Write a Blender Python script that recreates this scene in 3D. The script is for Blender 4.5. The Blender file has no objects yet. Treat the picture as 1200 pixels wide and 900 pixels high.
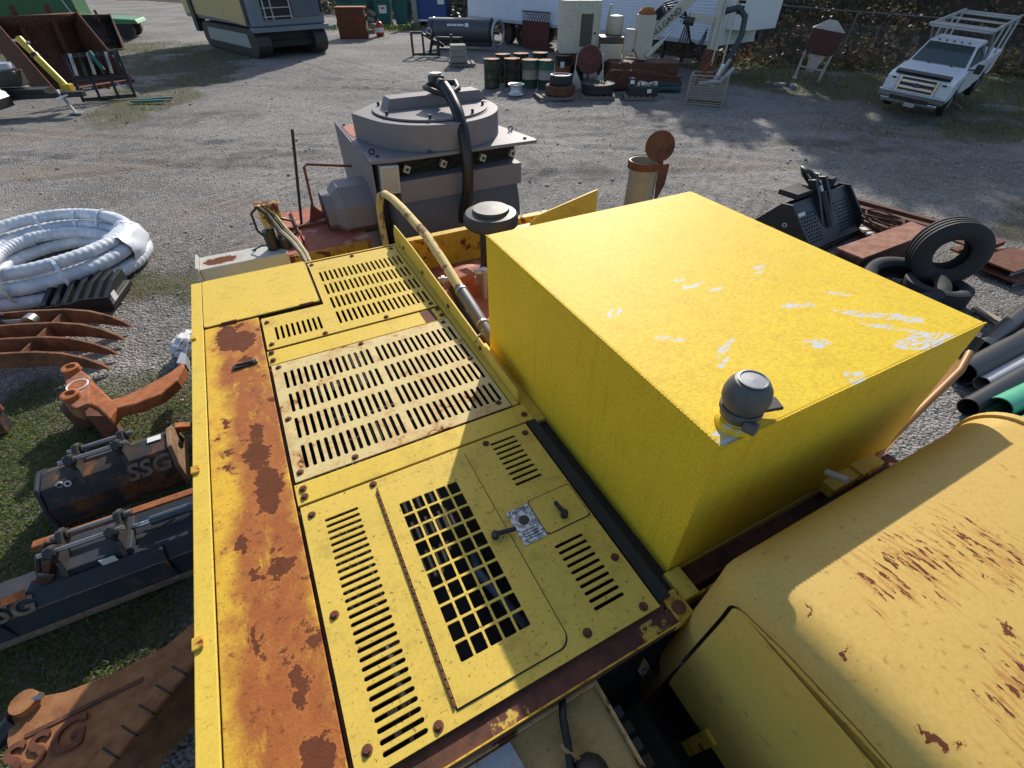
import bpy, bmesh, math, random
import numpy as np
from mathutils import Vector, Matrix, Euler, noise as mnoise
random.seed(7); RNG = np.random.default_rng(7)
R = math.radians
scene = bpy.context.scene
C = scene.collection

# ------------------------------------------------------------------ camera
cam_d = bpy.data.cameras.new('camera'); cam = bpy.data.objects.new('camera', cam_d); C.objects.link(cam)
cam_d.sensor_width = 36.0; cam_d.lens = 16.59; cam_d.clip_start = 0.05; cam_d.clip_end = 1500
cam.location = (0, 0, 3.4); cam.rotation_euler = (R(48.5), 0, 0)
scene.camera = cam
# ------------------------------------------------------------------ sky and sun
world = bpy.data.worlds.new('World'); scene.world = world; world.use_nodes = True
wn = world.node_tree.nodes; wl = world.node_tree.links; wn.clear()
sky = wn.new('ShaderNodeTexSky'); sky.sky_type = 'NISHITA'; sky.sun_disc = False
sky.sun_elevation = R(29.5); sky.sun_rotation = R(8.3); sky.altitude = 200; sky.air_density = 1.0; sky.dust_density = 1.6
bg = wn.new('ShaderNodeBackground'); bg.inputs['Strength'].default_value = 0.135
wo = wn.new('ShaderNodeOutputWorld'); wl.new(sky.outputs[0], bg.inputs[0]); wl.new(bg.outputs[0], wo.inputs[0])
sun_d = bpy.data.lights.new('sun', 'SUN'); sun_d.energy = 4.3; sun_d.angle = R(0.55); sun_d.color = (1.0, 0.94, 0.84)
sun = bpy.data.objects.new('sun', sun_d); C.objects.link(sun); sun.location = (8, 40, 30)
sun.rotation_euler = Vector((-0.152, -1.048, -0.60)).to_track_quat('-Z', 'Y').to_euler()
scene.view_settings.view_transform = 'Standard'; scene.view_settings.look = 'None'
scene.view_settings.exposure = 0.32; scene.view_settings.gamma = 1.0; scene.view_settings.use_curve_mapping = False
scene.render.resolution_x = 1024; scene.render.resolution_y = 768
try:
    scene.cycles.max_bounces = 6; scene.cycles.diffuse_bounces = 3; scene.cycles.glossy_bounces = 3
except Exception: pass

# ------------------------------------------------------------------ helpers: mesh building
class MB:
    def __init__(s): s.v = []; s.f = []
    def add(s, vs, fs):
        o = len(s.v); s.v += [Vector(p) for p in vs]; s.f += [tuple(i + o for i in f) for f in fs]; return s
    def box(s, c, d, rot=(0, 0, 0)):
        m = Euler([R(a) for a in rot]).to_matrix(); c = Vector(c)
        vs = [c + m @ Vector((x*d[0]/2, y*d[1]/2, z*d[2]/2)) for x in (-1, 1) for y in (-1, 1) for z in (-1, 1)]
        return s.add(vs, [(0,1,3,2),(4,6,7,5),(0,4,5,1),(2,3,7,6),(0,2,6,4),(1,5,7,3)])
    def span(s, x0, x1, y0, y1, z0, z1): return s.box(((x0+x1)/2,(y0+y1)/2,(z0+z1)/2),(x1-x0,y1-y0,z1-z0))
    def beam(s, p0, p1, w, h, up=(0, 0, 1)):
        p0 = Vector(p0); p1 = Vector(p1); t = (p1-p0).normalized(); u = Vector(up)
        sd = t.cross(u)
        if sd.length < 1e-4: sd = t.cross(Vector((1, 0, 0)))
        sd.normalize(); u = sd.cross(t)
        vs = [p + sd*a*w/2 + u*b*h/2 for p in (p0, p1) for a, b in ((-1,-1),(1,-1),(1,1),(-1,1))]
        return s.add(vs, [(3,2,1,0),(4,5,6,7),(0,1,5,4),(1,2,6,5),(2,3,7,6),(3,0,4,7)])
    def cyl(s, p0, p1, r0, r1=None, n=14, caps=True):
        if r1 is None: r1 = r0
        return s.tube([p0, p1], [r0, r1], n, caps)
    def tube(s, pts, r, n=10, caps=True):
        pts = [Vector(p) for p in pts]; k = len(pts)
        rs = r if isinstance(r, (list, tuple)) else [r]*k
        tg = [(pts[min(i+1, k-1)]-pts[max(i-1, 0)]).normalized() for i in range(k)]
        a = Vector((0, 0, 1)) if abs(tg[0].z) < .9 else Vector((1, 0, 0))
        u = tg[0].cross(a).normalized(); vs = []
        for i in range(k):
            u = (u - tg[i]*u.dot(tg[i])).normalized(); w = tg[i].cross(u)
            vs += [pts[i] + (u*math.cos(2*math.pi*j/n) + w*math.sin(2*math.pi*j/n))*rs[i] for j in range(n)]
        fs = [(i*n+j, i*n+(j+1) % n, (i+1)*n+(j+1) % n, (i+1)*n+j) for i in range(k-1) for j in range(n)]
        if caps: fs += [tuple(range(n-1, -1, -1)), tuple(range((k-1)*n, k*n))]
        return s.add(vs, fs)
    def lathe(s, prof, c=(0, 0, 0), n=24, rot=None, closed=False):
        m = rot if rot is not None else Matrix.Identity(3); c = Vector(c); k = len(prof); vs = []
        for r, z in prof: vs += [c + m @ Vector((r*math.cos(2*math.pi*j/n), r*math.sin(2*math.pi*j/n), z)) for j in range(n)]
        fs = [(i*n+j, i*n+(j+1) % n, ((i+1) % k)*n+(j+1) % n, ((i+1) % k)*n+j) for i in range(k if closed else k-1) for j in range(n)]
        if not closed:
            if prof[0][0] > 1e-5: fs.append(tuple(range(n-1, -1, -1)))
            if prof[-1][0] > 1e-5: fs.append(tuple(range((k-1)*n, k*n)))
        return s.add(vs, fs)
    def prism(s, poly, a, b, ax='z'):
        def P(p, t): return {'z': (p[0], p[1], t), 'x': (t, p[0], p[1]), 'y': (p[0], t, p[1])}[ax]
        n = len(poly); vs = [P(p, a) for p in poly] + [P(p, b) for p in poly]
        return s.add(vs, [tuple(range(n-1, -1, -1)), tuple(range(n, 2*n))] + [(i, (i+1) % n, n+(i+1) % n, n+i) for i in range(n)])
    def ring(s, c, Rm, r, rot=None, n=24, k=8, a0=0, a1=360):
        m = rot if rot is not None else Matrix.Identity(3); c = Vector(c); full = abs(a1-a0) >= 360
        q = n if full else n+1
        return s.tube([c + m @ Vector((Rm*math.cos(R(a0+(a1-a0)*i/n)), Rm*math.sin(R(a0+(a1-a0)*i/n)), 0)) for i in range(n+1)], r, k, not full)
    def xf(s, m): s.v = [m @ p for p in s.v]; return s
    def build(s, name, mat, parent=None, smooth=None, bevel=0, seg=2, recalc=True):
        me = bpy.data.meshes.new(name); me.from_pydata([tuple(p) for p in s.v], [], s.f)
        if recalc:
            bm = bmesh.new(); bm.from_mesh(me); bmesh.ops.recalc_face_normals(bm, faces=bm.faces); bm.to_mesh(me); bm.free()
        return link(name, me, mat, parent, smooth, bevel, seg)
def link(name, me, mat, parent=None, smooth=None, bevel=0, seg=2):
    o = bpy.data.objects.new(name, me); C.objects.link(o)
    if mat is not None:
        me.materials.clear(); me.materials.append(mat)
    if parent: o.parent = parent
    if smooth:
        me.shade_smooth(); me.set_sharp_from_angle(angle=R(smooth))
    if bevel:
        b = o.modifiers.new('bevel', 'BEVEL'); b.width = bevel; b.segments = seg; b.limit_method = 'ANGLE'; b.angle_limit = R(40); b.harden_normals = False
    return o
def tag(o, label=None, cat=None, group=None, kind=None):
    if label: o['label'] = label
    if cat: o['category'] = cat
    if group: o['group'] = group
    if kind: o['kind'] = kind
    return o
def thing(name, label, cat, loc=(0, 0, 0), rz=0, group=None, rot=None):
    o = bpy.data.objects.new(name, None); C.objects.link(o); o.empty_display_size = .2
    o.location = loc; o.rotation_euler = rot if rot else (0, 0, R(rz)); return tag(o, label, cat, group)
def dup(root, loc=None, rz=None, label=None, parent=None, rot=None):
    c = root.copy(); C.objects.link(c)
    if parent: c.parent = parent
    if loc is not None: c.location = loc
    if rz is not None: c.rotation_euler = (0, 0, R(rz))
    if rot is not None: c.rotation_euler = rot
    if label: c['label'] = label
    for ch in list(root.children): dup(ch, parent=c)
    return c
def curve_mesh(name, loops, depth, bevel=0.0):
    cu = bpy.data.curves.new(name, 'CURVE'); cu.dimensions = '2D'; cu.fill_mode = 'BOTH'; cu.extrude = depth/2; cu.bevel_depth = bevel; cu.bevel_resolution = 0; cu.offset = -bevel
    for lp in loops:
        sp = cu.splines.new('POLY'); sp.points.add(len(lp)-1); sp.use_cyclic_u = True
        for p, q in zip(sp.points, lp): p.co = (q[0], q[1], 0, 1)
    o = bpy.data.objects.new(name, cu); C.objects.link(o)
    me = bpy.data.meshes.new_from_object(o.evaluated_get(bpy.context.evaluated_depsgraph_get()))
    bpy.data.objects.remove(o); bpy.data.curves.remove(cu); me.name = name; return me
def plate(name, outline, holes, z, thick, mat, parent, bevel=0.0, M=None):
    me = curve_mesh(name, [outline]+holes, thick, bevel)
    me.transform(Matrix.Translation((0, 0, z-thick/2)))
    if M is not None: me.transform(M)
    return link(name, me, mat, parent)
def text(name, body, size, depth, mat, parent, M, font_shear=0.0, offset=0.0, spacing=1.0):
    cu = bpy.data.curves.new(name, 'FONT'); cu.body = body; cu.size = size; cu.extrude = depth/2; cu.align_x = 'CENTER'; cu.align_y = 'CENTER'
    cu.shear = font_shear; cu.offset = offset; cu.space_character = spacing; cu.resolution_u = 3
    o = bpy.data.objects.new(name, cu); C.objects.link(o)
    me = bpy.data.meshes.new_from_object(o.evaluated_get(bpy.context.evaluated_depsgraph_get()))
    bpy.data.objects.remove(o); bpy.data.curves.remove(cu); me.transform(M); return link(name, me, mat, parent)
def rect(x0, x1, y0, y1): return [(x0, y0), (x1, y0), (x1, y1), (x0, y1)]
def rrect(x0, x1, y0, y1, r, k=4):
    out = []
    for cx, cy, a in ((x1-r, y0+r, -90), (x1-r, y1-r, 0), (x0+r, y1-r, 90), (x0+r, y0+r, 180)):
        out += [(cx+r*math.cos(R(a+90*i/k)), cy+r*math.sin(R(a+90*i/k))) for i in range(k+1)]
    return out
def frame(o, x, y=None, z=None):     # matrix: local x,y,z axes at origin o
    x = Vector(x).normalized(); y = Vector(y); z = x.cross(y).normalized(); y = z.cross(x)
    m = Matrix((x, y, z)).transposed().to_4x4(); m.translation = Vector(o); return m
AX = Matrix.Rotation(R(90), 3, 'Y'); AY = Matrix.Rotation(R(-90), 3, 'X')     # lathe axis to x / y

# ------------------------------------------------------------------ helpers: materials
class NT:
    def __init__(s, name):
        s.m = bpy.data.materials.new(name); s.m.use_nodes = True; s.t = s.m.node_tree; s.n = s.t.nodes; s.l = s.t.links
        s.b = s.n['Principled BSDF']; s.co = s.n.new('ShaderNodeTexCoord').outputs['Object']
    def set(s, k, v):
        i = s.b.inputs[k]
        if hasattr(v, 'node'): s.l.new(v, i)
        else: i.default_value = v
    def _in(s, i, v):
        if v is None: return
        if hasattr(v, 'node'): s.l.new(v, i)
        else: i.default_value = v
    def noise(s, scale, detail=4, rough=.55, dist=0, co=None, out='Fac'):
        n = s.n.new('ShaderNodeTexNoise'); n.inputs['Scale'].default_value = scale; n.inputs['Detail'].default_value = detail
        n.inputs['Roughness'].default_value = rough; n.inputs['Distortion'].default_value = dist; s.l.new(co or s.co, n.inputs['Vector']); return n.outputs[out]
    def voro(s, scale, feat='F1', out='Distance', co=None, rand=1):
        n = s.n.new('ShaderNodeTexVoronoi'); n.feature = feat; n.inputs['Scale'].default_value = scale; n.inputs['Randomness'].default_value = rand
        s.l.new(co or s.co, n.inputs['Vector']); return n.outputs[out]
    def math(s, op, a, b=None, clamp=False):
        n = s.n.new('ShaderNodeMath'); n.operation = op; n.use_clamp = clamp; s._in(n.inputs[0], a); s._in(n.inputs[1], b); return n.outputs[0]
    def step(s, f, lo, hi):
        n = s.n.new('ShaderNodeMapRange'); n.interpolation_type = 'SMOOTHSTEP'; s._in(n.inputs['Value'], f)
        n.inputs['From Min'].default_value = lo; n.inputs['From Max'].default_value = hi; return n.outputs[0]
    def mix(s, f, a, b):
        n = s.n.new('ShaderNodeMix'); n.data_type = 'RGBA'; s._in(n.inputs[0], f)
        for i, v in ((6, a), (7, b)): s._in(n.inputs[i], v if hasattr(v, 'node') else (*v[:3], 1))
        return n.outputs[2]
    def fmix(s, f, a, b):
        n = s.n.new('ShaderNodeMix'); n.data_type = 'FLOAT'; s._in(n.inputs[0], f); s._in(n.inputs[2], a); s._in(n.inputs[3], b); return n.outputs[0]
    def mapping(s, loc=(0, 0, 0), rot=(0, 0, 0), scale=(1, 1, 1), co=None, typ='POINT'):
        n = s.n.new('ShaderNodeMapping'); n.vector_type = typ; n.inputs['Location'].default_value = loc; n.inputs['Rotation'].default_value = rot; n.inputs['Scale'].default_value = scale
        s.l.new(co or s.co, n.inputs['Vector']); return n.outputs[0]
    def vadd(s, a, b, k):
        n = s.n.new('ShaderNodeVectorMath'); n.operation = 'MULTIPLY_ADD'; s.l.new(b, n.inputs[0]); n.inputs[1].default_value = (k, k, k); s.l.new(a, n.inputs[2]); return n.outputs[0]
    def blobs(s, lst, dist=.06, dscale=14):
        nz = s.noise(dscale, 5, .65, out='Color'); co = s.vadd(s.co, nz, dist*2)
        acc = None
        for b in lst:
            x, y, rx, ry = b[:4]; a = b[4] if len(b) > 4 else 0
            mp = s.mapping((x+dist, y+dist, 0), (0, 0, R(a)), (rx, ry, 1e3), co, 'TEXTURE')
            n = s.n.new('ShaderNodeVectorMath'); n.operation = 'LENGTH'; s.l.new(mp, n.inputs[0])
            v = s.math('SUBTRACT', 1.0, n.outputs['Value']); acc = v if acc is None else s.math('MAXIMUM', acc, v)
        return acc
    def bump(s, h, st=.3, d=.01, prev=None):
        n = s.n.new('ShaderNodeBump'); n.inputs['Strength'].default_value = st; n.inputs['Distance'].default_value = d; s.l.new(h, n.inputs['Height'])
        if prev is not None: s.l.new(prev, n.inputs['Normal'])
        s.l.new(n.outputs[0], s.b.inputs['Normal']); return n.outputs[0]
RUST_A = (.085, .026, .013); RUST_B = (.19, .062, .026)
def paint(name, col, rust=.0, rscale=4, speck=.35, spscale=55, rough=.5, metal=0, var=.12, dirt=(.10, .075, .03), dirtamt=.35, dscale=2.5,
          rusts=None, chips=None, chipcol=(.55, .59, .65), stain=None, bump=.15, halo=.0, streak=0, runs=None, grain=.25, wavy=0):
    t = NT(name)
    a = tuple(c*(1-var) for c in col); b = tuple(min(1, c*(1+var)) for c in col)
    base = t.mix(t.noise(dscale, 5, .6), a, b)
    if grain: base = t.mix(t.math('MULTIPLY', t.step(t.noise(95, 3, .7), .44, .62), grain), base, (col[0]*.80, col[1]*.66, col[2]*.6))
    if dirtamt: base = t.mix(t.math('MULTIPLY', t.step(t.noise(dscale*2.3, 8, .72), .5, .78), dirtamt), base, dirt)
    if streak:
        st = t.noise(1, 5, .65, co=t.mapping(scale=(26, 26, 1.6))); base = t.mix(t.math('MULTIPLY', t.step(st, .52, .75), streak), base, dirt)
    if speck:
        sp = t.math('MULTIPLY', t.step(t.noise(spscale, 4, .65, .1), .60, .68), speck); base = t.mix(sp, base, dirt)
    rm = None
    if stain is not None:       # broad thin staining: blobs softened
        bl = t.step(t.blobs(stain, .10, 5), -.05, .45); m = t.math('MULTIPLY', bl, t.step(t.noise(1, 7, .72, co=t.mapping(scale=(15, 6, 1))), .25, .49)); base = t.mix(t.math('MULTIPLY', m, .95), base, t.mix(t.noise(7, 5, .7), (.41, .128, .032), (.25, .056, .028)))
        m2 = t.math('MULTIPLY', bl, t.step(t.noise(34, 6, .75), .54, .64)); base = t.mix(t.math('MULTIPLY', m2, .8), base, (.17, .05, .022))
    if rust > 0:
        n = t.math('ADD', t.noise(rscale, 9, .68, .3), t.math('MULTIPLY', t.noise(rscale*.35, 3, .5), .35)); th = 1.02-rust
        rm = t.step(n, th-.02, th+.03)
        if halo: base = t.mix(t.math('MULTIPLY', t.step(n, th-.16, th+.02), halo), base, (.45, .16, .04))
    if rusts:
        bl = t.blobs(rusts, .055, 30); q = t.step(bl, .0, .06)
        if halo: base = t.mix(t.math('MULTIPLY', t.step(bl, -.6, .1), halo), base, (.45, .16, .04))
        rm = q if rm is None else t.math('MAXIMUM', rm, q)
    if runs:
        rgm = t.step(t.blobs(runs, .05, 9), .0, .9)
        rn = t.math('ADD', t.noise(1, 4, .6, co=t.mapping(scale=(85, 26, 1), rot=(0, 0, .12))), t.math('MULTIPLY', rgm, .22))
        base = t.mix(t.math('MULTIPLY', t.step(t.math('ADD', t.noise(1, 3, .6, co=t.mapping((0, .35, 0), scale=(85, 12, 1), rot=(0, 0, .12))), t.math('MULTIPLY', rgm, .22)), .64, .84), .55), base, (.36, .10, .03))
        q = t.step(rn, .755, .79); rm = q if rm is None else t.math('MAXIMUM', rm, q)
    rcol = t.mix(t.noise(26, 6, .7), RUST_A, RUST_B)
    rg = rough
    if rm is not None:
        base = t.mix(rm, base, rcol); rg = t.fmix(rm, rough, .9)
    if chips:
        cm = t.math('MULTIPLY', t.step(t.blobs(chips, .03, 26), .0, .12), t.step(t.noise(30, 5, .75, 1.5, t.mapping(scale=(.5, 1.6, 1), rot=(0, 0, .6))), .44, .54)); ge = t.n.new('ShaderNodeTexCoord'); sx = t.n.new('ShaderNodeSeparateXYZ'); t.l.new(ge.outputs['Normal'], sx.inputs[0]); cm = t.math('MULTIPLY', cm, t.step(sx.outputs[2], .5, .8)); base = t.mix(cm, base, chipcol)
    t.set('Base Color', base); t.set('Roughness', rg); t.set('Metallic', metal); t.set('Specular IOR Level', .18)
    if bump:
        h = t.noise(90, 4, .6)
        if rm is not None: h = t.math('ADD', h, t.math('MULTIPLY', rm, t.math('ADD', t.noise(60, 4, .7), .6)))
        pv = t.bump(t.noise(2.2, 3, .5), wavy, .05) if wavy else None
        t.bump(h, bump, .004, pv)
    return t.m
def rusty(name, a=RUST_A, b=RUST_B, scale=9, rough=.85, paintcol=None, cover=.0):
    t = NT(name); base = t.mix(t.step(t.noise(scale, 9, .7), .3, .7), a, b)
    base = t.mix(t.math('MULTIPLY', t.step(t.noise(scale*5, 4, .7), .55, .75), .45), base, (.05, .025, .018))
    if paintcol: base = t.mix(t.step(t.noise(scale*.5, 9, .68), .62-cover, .66-cover), base, paintcol)
    t.set('Base Color', base); t.set('Roughness', rough); t.bump(t.noise(70, 6, .7), .3, .006); return t.m
def simple(name, col, rough=.6, metal=0, var=.15, scale=6, bump=0, bscale=60):
    t = NT(name); t.set('Base Color', t.mix(t.noise(scale, 6, .65), tuple(c*(1-var) for c in col), tuple(min(1, c*(1+var)) for c in col)))
    t.set('Roughness', rough); t.set('Metallic', metal)
    if bump: t.bump(t.noise(bscale, 5, .65), bump, .01)
    return t.m
M = {}
M['black'] = simple('black_paint', (.014, .015, .017), .45, 0, .4)
M['rubber'] = simple('rubber', (.022, .022, .024), .75, 0, .35, 14, .2, 90)
M['hose'] = simple('black_hose', (.012, .012, .013), .42)
M['steel'] = simple('worn_steel', (.30, .29, .28), .42, .8, .3, 20, .1)
M['dark_steel'] = simple('dark_steel', (.06, .058, .055), .55, .5, .4, 14, .15)
M['rust'] = rusty('rust_brown')
M['rust_orange'] = rusty('rust_orange', (.20, .055, .018), (.42, .145, .04), 11)
M['rust_dark'] = rusty('rust_dark', (.05, .022, .014), (.15, .055, .026), 8)
M['void'] = simple('void_dark', (.012, .011, .010), .6)  # near black; also stands in for shade in gaps and under machines
M['white'] = simple('white_paint', (.72, .72, .70), .5, 0, .1)
M['chrome'] = simple('chrome_trim', (.62, .63, .65), .18, 1, .05)
M['galv'] = simple('galvanised', (.42, .43, .44), .5, .6, .2, 18)

# ------------------------------------------------------------------ ground
def grassy(x, y):
    """how much grass grows here, 0..1"""
    n = mnoise.fractal(Vector((x*.55+3, y*.55, 1.7)), 1.0, 2.0, 4)*.5
    n2 = mnoise.noise(Vector((x*2.1, y*2.1, 4.2)))*.28
    g = 0.0
    if x < -1.6 and y < 5.2: g = max(g, min(1, (-1.6-x)/1.4)*min(1, max(0, (4.4+.12*(x+4)-y)/1.4)))
    for cx, cy, rx, ry, s in GP: g = max(g, s*max(0, 1.25-math.hypot((x-cx)/rx, (y-cy)/ry)))
    return max(0, min(1, g*1.25+(n+n2)*min(1, g*3)*1.1-.12))
GP = [(-12.2, 17.6, 1.6, 3.0, .8), (-13.0, 22.5, 2.0, 4.5, .7), (-15.5, 27.5, 3.0, 5, .8), (-21, 30, 5, 6, .6), (-5.1, 5.9, 1.0, .7, .6), (-26, 24, 6, 9, .9),
      (12.5, 8.3, 3.2, 1.5, .75), (9.6, 7.0, 1.8, 1.6, .6), (11.0, 5.4, 4, 2.0, .5), (5.3, 3.4, 1.6, 1.0, .6), (10.3, 22.6, 3, 2.6, .7), (14, 14.5, 5, 2.2, .55), (19, 15, 7, 4, .7), (15, 21, 6, 5, .9), (20, 23, 9, 5, 1.0), (12, 26, 4, 3, 1.0), (16, 25.5, 6, 3, 1.0), (-9.5, 43, 4, 2.5, .8), (-3.5, 44, 4, 3, .5)]
RUTS = [(-16, 8.5, 9, 15.5, 1.6), (-14, 13.5, 10, 12.5, -1.2), (-9, 27, 3, 8, 1.0), (-3, 14.5, 14, 9.5, .8), (-12, 22, 6, 17.5, 1.0)]
def gz(x, y):
    z = .035*mnoise.fractal(Vector((x*.6, y*.6, 0)), 1.0, 2.0, 4)+.05*mnoise.noise(Vector((x*.13, y*.13, 3)))
    for (ax, ay, bx_, by_, cv) in RUTS:
        dx, dy = bx_-ax, by_-ay; L2 = dx*dx+dy*dy; u = ((x-ax)*dx+(y-ay)*dy)/L2
        if -.05 < u < 1.05:
            dist = ((x-ax)*dy-(y-ay)*dx)/math.sqrt(L2)+cv*math.sin(u*3.14)
            for o in (-.9, .9):
                e = abs(dist-o)
                if e < .5: z += (-.045*math.exp(-(e/.16)**2)+.028*math.exp(-((e-.30)/.10)**2))*(.6+.5*mnoise.noise(Vector((x*.7, y*.7, 5))))
    z += .012*mnoise.noise(Vector((x*3.1, y*3.1, 7)))
    return z-.02
def axis(lo, hi, dense, n0, step):
    a = [dense[0]]
    while a[-1] < dense[1]: a.append(a[-1]+step)
    s = step
    while a[-1] < hi: s *= 1.16; a.append(min(hi, a[-1]+s))
    s = step; b = [dense[0]]
    while b[-1] > lo: s *= 1.16; b.append(max(lo, b[-1]-s))
    return b[:0:-1]+a
gx = axis(-420, 420, (-17, 17), 0, .11); gy = axis(-60, 700, (-2, 30), 0, .11)
nx, ny = len(gx), len(gy)
V = np.zeros((ny*nx, 3)); GA = np.zeros(ny*nx)
k = 0
for y in gy:
    for x in gx:
        V[k] = (x, y, gz(x, y)); GA[k] = grassy(x, y); k += 1
def grid_mesh(name, V, nx, ny):
    me = bpy.data.meshes.new(name); q = (ny-1)*(nx-1)
    i = np.arange(ny-1)[:, None]*nx+np.arange(nx-1)[None, :]; i = i.ravel()
    F_ = np.stack([i, i+1, i+nx+1, i+nx], 1).astype(np.int32)
    me.vertices.add(len(V)); me.vertices.foreach_set('co', V.astype(np.float32).ravel())
    me.loops.add(q*4); me.loops.foreach_set('vertex_index', F_.ravel())
    me.polygons.add(q); me.polygons.foreach_set('loop_start', np.arange(q, dtype=np.int32)*4); me.polygons.foreach_set('loop_total', np.full(q, 4, np.int32))
    me.update(calc_edges=True); me.shade_smooth(); return me
gm = grid_mesh('ground', V, nx, ny)
at = gm.attributes.new('grass', 'FLOAT', 'POINT'); at.data.foreach_set('value', GA.astype(np.float32))
t = NT('gravel_ground')
big = t.noise(.22, 3, .6); mid = t.noise(1.3, 4, .65); fine = t.noise(26, 3, .7); vfine = t.noise(85, 2, .75)
base = t.mix(t.step(big, .36, .64), (.175, .163, .150), (.40, .37, .335))
base = t.mix(t.math('MULTIPLY', t.step(mid, .50, .72), .55), base, (.115, .100, .086))
base = t.mix(t.math('MULTIPLY', t.step(t.noise(.5, 3, .65), .56, .7), .5), base, (.27, .215, .165))
base = t.mix(t.math('MULTIPLY', t.step(t.noise(7, 4, .75), .50, .62), .65), base, (.105, .092, .080)); base = t.mix(t.math('MULTIPLY', t.step(t.noise(4.3, 4, .75, 0, t.mapping((9, 3, 1))), .52, .66), .6), base, (.44, .41, .375))
vcol = t.voro(34, out='Color'); sep = t.n.new('ShaderNodeSeparateColor'); t.l.new(vcol, sep.inputs[0])
stone = t.math('MULTIPLY', t.step(sep.outputs[0], .45, 1.0), .7); base = t.mix(stone, base, (.46, .44, .42))
base = t.mix(t.math('MULTIPLY', t.step(sep.outputs[1], .55, 1.0), .6), base, (.075, .068, .062))
vc2 = t.voro(80, out='Color'); sp2 = t.n.new('ShaderNodeSeparateColor'); t.l.new(vc2, sp2.inputs[0])
base = t.mix(t.math('MULTIPLY', t.step(sp2.outputs[0], .6, 1.0), .5), base, (.42, .40, .39))
base = t.mix(t.math('MULTIPLY', t.step(sp2.outputs[2], .6, 1.0), .5), base, (.07, .064, .058))
base = t.mix(t.math('MULTIPLY', t.step(t.blobs([(-6, 12, 3.5, .9, 10), (8.5, 13.2, 3, .8, -8), (1, 10.8, 2.4, .7, 5), (-9.5, 16, 3.5, 1.0, 15), (-2, 17, 3, .7, -5), (4.5, 15, 2.4, .6, -12), (-4.5, 6.3, 1.2, .6, 0)], 1.2, .9), -.1, .6), t.math('MULTIPLY', t.step(mid, .3, .6), .62)), base, (.075, .067, .060))
base = t.mix(t.math('MULTIPLY', t.step(t.blobs([(-10, 11, 3.2, .8, 8), (-5, 9, 2.4, .6, 0), (-3.4, 7.6, 1.6, .5, 12), (-13, 14, 3, .8, 5), (5, 11.5, 2.5, .6, -6)], 1.2, .9), -.1, .7), .5), base, (.30, .225, .155))
ga = t.n.new('ShaderNodeAttribute'); ga.attribute_name = 'grass'
gf = t.step(t.math('ADD', ga.outputs['Fac'], t.math('MULTIPLY', t.math('SUBTRACT', t.noise(5, 3, .7), .5), .5)), .06, .5)
soil = t.mix(t.noise(9, 3, .7), (.085, .067, .048), (.19, .155, .112))
soil = t.mix(t.step(t.noise(21, 3, .75), .48, .66), soil, (.085, .12, .032))
base = t.mix(gf, base, soil)
t.set('Base Color', base); t.set('Roughness', .93)
tr = t.n.new('ShaderNodeTexWave'); tr.inputs['Scale'].default_value = 1.1; tr.inputs['Distortion'].default_value = 6; tr.inputs['Detail'].default_value = 3; t.l.new(t.mapping(rot=(0, 0, .5)), tr.inputs['Vector'])
h = t.math('ADD', t.math('MULTIPLY', fine, .9), t.math('MULTIPLY', vfine, .5)); h = t.math('ADD', h, t.math('MULTIPLY', t.voro(34), -1.1))
h = t.math('ADD', h, t.math('MULTIPLY', mid, 2.2)); h = t.math('ADD', h, t.math('MULTIPLY', t.math('MULTIPLY', tr.outputs['Fac'], t.step(t.noise(.35, 2), .5, .62)), 1.2))
t.bump(h, 1.0, .045)
ground = link('ground', gm, t.m); tag(ground, kind='structure')

# ------------------------------------------------------------------ loose stones, grass
def blend_mesh(name, V, F_, mat, attr=None):
    me = bpy.data.meshes.new(name); V = np.asarray(V, np.float32); F_ = np.asarray(F_, np.int32); q, w = F_.shape
    me.vertices.add(len(V)); me.vertices.foreach_set('co', V.ravel()); me.loops.add(q*w); me.loops.foreach_set('vertex_index', F_.ravel())
    me.polygons.add(q); me.polygons.foreach_set('loop_start', np.arange(q, dtype=np.int32)*w); me.polygons.foreach_set('loop_total', np.full(q, w, np.int32))
    if attr is not None:
        at = me.attributes.new('tint', 'FLOAT', 'POINT'); at.data.foreach_set('value', np.asarray(attr, np.float32))
    me.update(calc_edges=True); return link(name, me, mat)
def scatter(n, gen):
    out = []
    while len(out) < n: out.append(gen())
    return out
ICO = bmesh.new(); bmesh.ops.create_icosphere(ICO, subdivisions=1, radius=1); IV = np.array([v.co for v in ICO.verts]); IF = np.array([[v.index for v in f.verts] for f in ICO.faces]); ICO.free()
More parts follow.
